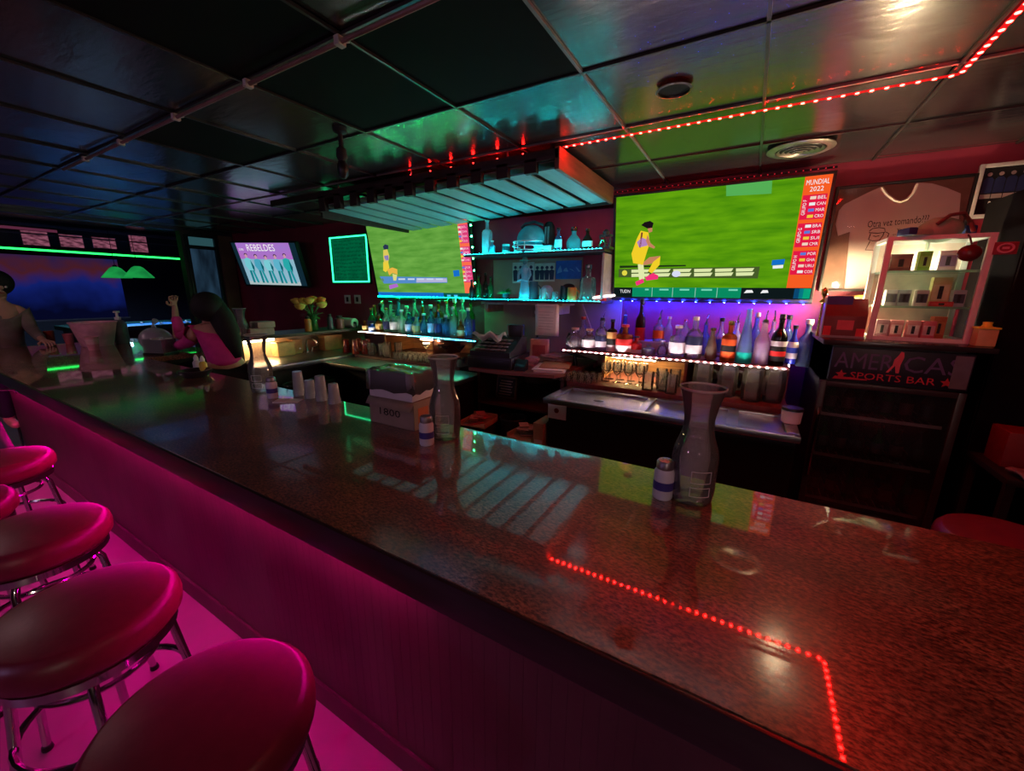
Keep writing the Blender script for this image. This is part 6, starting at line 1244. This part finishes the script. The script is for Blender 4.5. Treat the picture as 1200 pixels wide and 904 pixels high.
    for s_ in (-1, 1): ft.ball((R(head)+f*.083+side*.032*s_+up*.008)[:], .012, 0, 10, 6)
    ft.build('eyes', plain('eye_white', 190, 180, 175, .2), t)
    ft = MB(); m0 = R(head)+f*.082-up*.052; ft.tube([(m0-side*.024)[:], (m0+f*.006)[:], (m0+side*.024)[:]], [.004, .007, .004], 6); ft.build('lips', plain('lip', 150, 70, 66, .4), t)
    ft = MB()
    for s_ in (-1, 1): ft.ball((R(head)+side*.088*s_-up*.005-f*.01)[:], .022, 0, 10, 6, (.5, .8, 1.25))
    ft.build('ears', M_skin, t)
    return t
def cap_hair(c, up, f, long=None):
    b = MB(); q = Vector((0, 0, 1)).rotation_difference(up).to_matrix().to_4x4()
    b.ball((0, 0, 0), .112, 0, 24, 14, (1, 1.05, 1.08), T(c+up*.018-f*.020) @ q)
    if long:
        b.tube([p[:] for p in long[0]], long[1], 14)
    return b
# woman behind the bar, leaning over the return with her back half turned
hp = at(244, 363, Y=1.60); hx = hp.x
nk = at(246, 380, Y=1.60); ch = at(252, 402, Y=1.60)+V(0, .03, 0); pl = at(268, 436, Y=1.66); pl.z = .95
shl, shr = at(228, 388, Y=1.50), at(256, 386, Y=1.68); ell, elr = at(221, 402, Y=1.47), at(208, 395, Y=1.72); ell.z = max(ell.z, 1.13); wrl = V(-4.36, 1.53, 1.115); wrr = at(205, 362, Y=1.72)
f = V(-.9, .35, -.25)
person('woman with long black hair in a magenta top leaning on the bar', pl, ch, nk, hp, f, (shl, shr), (ell, elr), (wrl, wrr), V(.35, .93, 0), (V(pl.x-.02, pl.y-.08, .50), V(pl.x+.02, pl.y+.10, .50)), (V(pl.x+.02, pl.y-.08, .08), V(pl.x+.06, pl.y+.10, .08)),
       (mat('magenta_cotton', (.62, .03, .24), .8, var=.1), True), plain('black_trousers', 10, 10, 12, .8),
       lambda c, u, ff: cap_hair(c, u, ff, ([c+u*.03+V(.03, .03, 0), c-u*.08+V(.085, .06, 0), c-u*.18+V(.125, .075, 0), c-u*.29+V(.155, .085, 0), c-u*.40+V(.18, .10, 0)], [.08, .088, .082, .065, .03])),
       ((V(-.9, .15, -.05), V(0, 0, -1)), (V(.12, -.05, 1), V(1, 0, 0))))
# customer at the far end of the bar
Xp = -6.22
hp = at(-4, 334, X=Xp); nk = at(-4, 352, X=Xp); ch = at(4, 374, X=Xp); pl = V(Xp-.05, ch.y-.04, .945)
shl, shr = at(27, 366, X=Xp), at(-20, 366, X=Xp); ell, elr = at(38, 388, X=Xp+.08), at(-26, 390, X=Xp+.05); wrl, wrr = V(-5.78, 1.02, 1.115), V(-5.80, .62, 1.115)
person('customer in a tan shirt leaning on the far left end of the bar, blurred', pl, ch, nk, hp, V(.95, .1, -.25), (shl, shr), (ell, elr), (wrl, wrr), V(0, -1, 0), (V(Xp+.32, pl.y+.15, .84), V(Xp+.32, pl.y-.15, .84)), (V(Xp+.25, pl.y+.13, .38), V(Xp+.25, pl.y-.13, .38)),
       (plain('tan_shirt', 118, 106, 98, .85), True), plain('dark_jeans', 24, 26, 40, .8), lambda c, u, ff: cap_hair(c, u, ff),
       ((V(1, .1, 0), V(0, 0, -1)), (V(1, -.1, 0), V(0, 0, -1))))
o = dup(st, (Xp-.05, pl.y-.0, -.02), .4, 'bar stool under the customer at the far left end of the bar', 'stools along the bar front')
t = thing('jacket', 'dark cloth hanging at the left frame edge below the bar, lit magenta', 'jacket', (-3.75, .40, .60)); b = MB(); vs = []; 
for j in range(9):
    for i in range(9): u = i/8; v = j/8; vs.append((-.17+.34*u*(1-.25*v), .03*math.sin(u*9+v*1.5)*(.3+.7*(1-v))-.02*v, .42*v))
b.add(vs, [(j*9+i, j*9+i+1, (j+1)*9+i+1, (j+1)*9+i) for j in range(8) for i in range(8)]); o = b.build('cloth', plain('grey_jacket', 120, 90, 110, .85), t); o.modifiers.new('thickness', 'SOLIDIFY').thickness = .02
b = MB(); b.tube([(0, .0, .41), (0, .03, .43), (0, .09, .42), (0, .10, .40)], .006, 6); b.build('hook', M_chrome, t)

# ------------------------------------------------------------------ pool room
t = thing('pool_table', 'pool table with blue lit cloth in the room beyond the bar', 'pool table', (-12.0, 3.65, 0))
b = MB(); b.box((-.60, -1.10, .76), (.60, 1.10, .79)); b.build('cloth_bed', plain('blue_felt', 70, 140, 215, .8), t)
b = MB()
for lo, hi in (((-.72, -1.22, .74), (-.60, 1.22, .83)), ((.60, -1.22, .74), (.72, 1.22, .83)), ((-.60, -1.22, .74), (.60, -1.10, .83)), ((-.60, 1.10, .74), (.60, 1.22, .83))): b.box(lo, hi, bev=.012)
b.build('rail', plain('teal_rail', 30, 80, 70, .4), t)
b = MB(); b.box((-.62, -1.12, .52), (.62, 1.12, .75)); b.build('apron', M_dwood, t)
for sx, sy in ((-.5, -1), (.5, -1), (-.5, 1), (.5, 1)): b = MB(); b.lathe([(.05, 0), (.07, .02), (.05, .1), (.08, .45), (.09, .52)], 16, (sx, sy, 0)); b.build('leg', M_dwood, t)
for x, y in ((.2, .3), (.1, -.5), (-.3, .1), (.35, .75), (-.1, .9)):
    q = thing('billiard_ball', 'small pale ball on the blue pool table', 'ball', (-12+x, 3.65+y, .79), 0, 'balls on the pool table'); b = MB(); b.ball((0, 0, .028), .028, seg=14, rings=10); b.build('ball_body', M_white, q); b = MB(); b.lathe([(.0282, .022), (.0284, .028), (.0282, .034)], 14, caps=False); b.build('stripe', M_red, q)
for y, x, lab in ((3.78, -12.0, 'glowing green pendant lamp over the pool table, the nearer one'), (3.66, -12.9, 'glowing green pendant lamp over the pool table, the one behind')):
    q = thing('pendant_lamp', lab, 'pendant lamp', (x, y, 1.845)); b = MB(); b.lathe([(.27, 0), (.26, .02), (.10, .22), (.05, .25)], 24, caps=False); b.lathe([(.045, .25), (.095, .215), (.255, .018), (.265, .0)], 24, caps=False); b.build('shade', glow('pool_green_shade', rgb(34, 180, 84), .75, scale=3, col2=rgb(20, 120, 60)), q)
    b = MB(); b.tube([(0, 0, .25), (0, 0, 3.1-1.845)], .006); b.lathe([(.05, .25), (.03, .29), (.0001, .295)], 14); b.build('cord', M_matte, q); b = MB(); b.ball((0, 0, .06), .05); b.build('bulb', glow('pool_bulb', (.35, .62, 1), 700), q)
t = thing('projection_screen', 'large blurred blue and orange projection on the far pool room wall', 'screen', (-17.17, 3.75, .72))
m = bpy.data.materials.new('projected_picture'); m.use_nodes = True; nt = m.node_tree; nt.nodes.remove(nt.nodes['Principled BSDF']); e = nt.nodes.new('ShaderNodeEmission'); nt.links.new(e.outputs[0], nt.nodes['Material Output'].inputs['Surface'])
tc = nt.nodes.new('ShaderNodeTexCoord'); sp = nt.nodes.new('ShaderNodeSeparateXYZ'); n = nt.nodes.new('ShaderNodeTexNoise'); n.inputs['Scale'].default_value = 1.6; nt.links.new(tc.outputs['Object'], n.inputs['Vector']); nt.links.new(tc.outputs['Object'], sp.inputs[0])
ad = nt.nodes.new('ShaderNodeMath'); ad.operation = 'MULTIPLY_ADD'; ad.inputs[1].default_value = .9; nt.links.new(n.outputs['Fac'], ad.inputs[0]); nt.links.new(sp.outputs['Z'], ad.inputs[2])
r_ = nt.nodes.new('ShaderNodeValToRGB'); el_ = r_.color_ramp.elements
for p_, c_ in ((.30, rgb(10, 14, 50)), (.62, rgb(26, 44, 140)), (1.0, rgb(40, 40, 100))): 
    q = el_.new(min(p_, .99)) if p_ not in (.30, 1.0) else (el_[0] if p_ == .30 else el_[-1]); q.position = p_; q.color = c_
mp = nt.nodes.new('ShaderNodeMapRange'); mp.inputs['From Min'].default_value = 0; mp.inputs['From Max'].default_value = 2.3; nt.links.new(ad.outputs[0], mp.inputs['Value']); nt.links.new(mp.outputs[0], r_.inputs['Fac'])
q = el_.new(.80); q.color = rgb(96, 40, 52)
nt.links.new(r_.outputs['Color'], e.inputs['Color']); e.inputs['Strength'].default_value = .5
b = MB(); b.box((-.012, -1.2, 0), (.0, 1.2, 1.75)); b.build('picture', m, t); b = MB(); b.box((-.02, -1.24, -.045), (.012, 1.24, 0)); b.build('bottom_bar', plain('screen_bar', 110, 100, 110), t)
b = MB(); b.box((-.03, -1.26, 1.75), (.05, 1.26, 1.84)); b.build('housing', M_black, t)
GP = 'framed signs on the header'
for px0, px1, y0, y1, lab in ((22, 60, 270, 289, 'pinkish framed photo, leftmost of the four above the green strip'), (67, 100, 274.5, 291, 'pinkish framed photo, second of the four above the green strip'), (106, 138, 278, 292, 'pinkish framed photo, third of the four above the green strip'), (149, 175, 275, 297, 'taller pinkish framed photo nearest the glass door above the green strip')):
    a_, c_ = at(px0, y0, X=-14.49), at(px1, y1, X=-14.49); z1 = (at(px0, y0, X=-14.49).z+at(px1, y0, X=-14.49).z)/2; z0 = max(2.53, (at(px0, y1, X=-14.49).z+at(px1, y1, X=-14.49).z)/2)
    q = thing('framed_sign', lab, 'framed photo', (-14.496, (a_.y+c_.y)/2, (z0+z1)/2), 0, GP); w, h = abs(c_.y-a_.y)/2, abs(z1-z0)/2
    b = MB(); b.box((-.004, -w, -h), (.012, w, h), bev=.003); b.build('frame', plain('pinkish_frame', 130, 80, 95), q); b = MB(); b.box((.012, -w*.92, -h*.85), (.014, w*.92, h*.85)); b.build('photo', glow('painted_light_photo', rgb(165, 96, 118), .75, scale=9, stretch=(1, 1, 2.5), col2=rgb(60, 24, 40)), q)  # emission stands in for magenta light falling on the photos
q = thing('header_sign', 'long narrow pink sign at the left end of the header', 'sign', (-14.455, 2.6, 2.91)); b = MB(); b.box((0, -.6, -.03), (.02, .6, .03), bev=.003); b.build('panel', glow('painted_light_bar', rgb(110, 50, 76), .6), q); b = MB(); b.box((-.002, -.62, -.038), (.012, .62, .038)); b.build('backing', M_matte, q)  # panel emits pink in place of the magenta light on it

# ------------------------------------------------------------------ fill lamps added outside the frame
def downlight(name, label, P, col, st_, r_=.06):
    t = thing('downlight', label, 'downlight', P); b = MB(); b.lathe([(r_*1.35, 0), (r_*1.3, -.008), (r_*1.02, -.008), (r_, 0)], 24, caps=False); b.build('trim_ring', M_grid, t)
    b = MB(); b.lathe([(.0001, -.002), (r_, -.002)], 20, caps=False); b.build('lens', glow('fill_lens_%d' % len(MATS), col, st_), t)
downlight('a', 'recessed warm downlight in the ceiling over the right end of the bar', (.95, .35, ZC), (1, .60, .50), 75)  # unseen fill light, added to brighten things standing on the bar
downlight('c', 'recessed pink downlight in the ceiling over the far customer side', (-4.7, -.2, ZC), (1, .58, .62), 200)  # unseen fill light, added to brighten the far left end
def fill_sconce(label, x, z, col, st_):
    t = thing('fill_wall_lamp', label, 'wall lamp', (x, YF, z)); b = MB(); b.box((-.05, 0, -.09), (.05, .02, .09), bev=.006); b.tube([(0, .02, 0), (0, .09, -.02), (0, .14, -.04)], .008); b.build('bracket', M_black, t)
    b = MB(); b.lathe([(.02, -.05), (.03, -.04), (.03, -.02), (.02, -.01)], 16, (0, .14, 0)); b.build('socket', M_black, t); b = MB(); b.ball((0, .14, .05), .055, 0, 16, 12); b.build('globe', glow('fill_globe_%d' % len(MATS), col, st_), t)
fill_sconce('violet globe wall lamp on the wall behind the customers, towards the pool room', -2.3, 1.72, (.62, .40, .9), 260)  # unseen fill lamp, added for the violet side of the cardboard box
fill_sconce('warm globe wall lamp on the wall behind the camera', 1.3, 1.72, (1, .70, .60), 270)  # unseen fill lamp, added to lift surfaces facing the camera
w = bpy.data.worlds.new('world'); bpy.context.scene.world = w; w.use_nodes = True; w.node_tree.nodes['Background'].inputs[0].default_value = (0, 0, 0, 1)
s = bpy.context.scene; s.view_settings.view_transform = 'Standard'; s.view_settings.look = 'None'; s.view_settings.exposure = 0; s.view_settings.gamma = 1; s.view_settings.use_curve_mapping = False
for o in list(bpy.data.objects):
    if o.parent is None and o.type == 'MESH' and not o.get('label') and not o.get('kind') and o.users_collection: print('UNTAGGED', o.name)
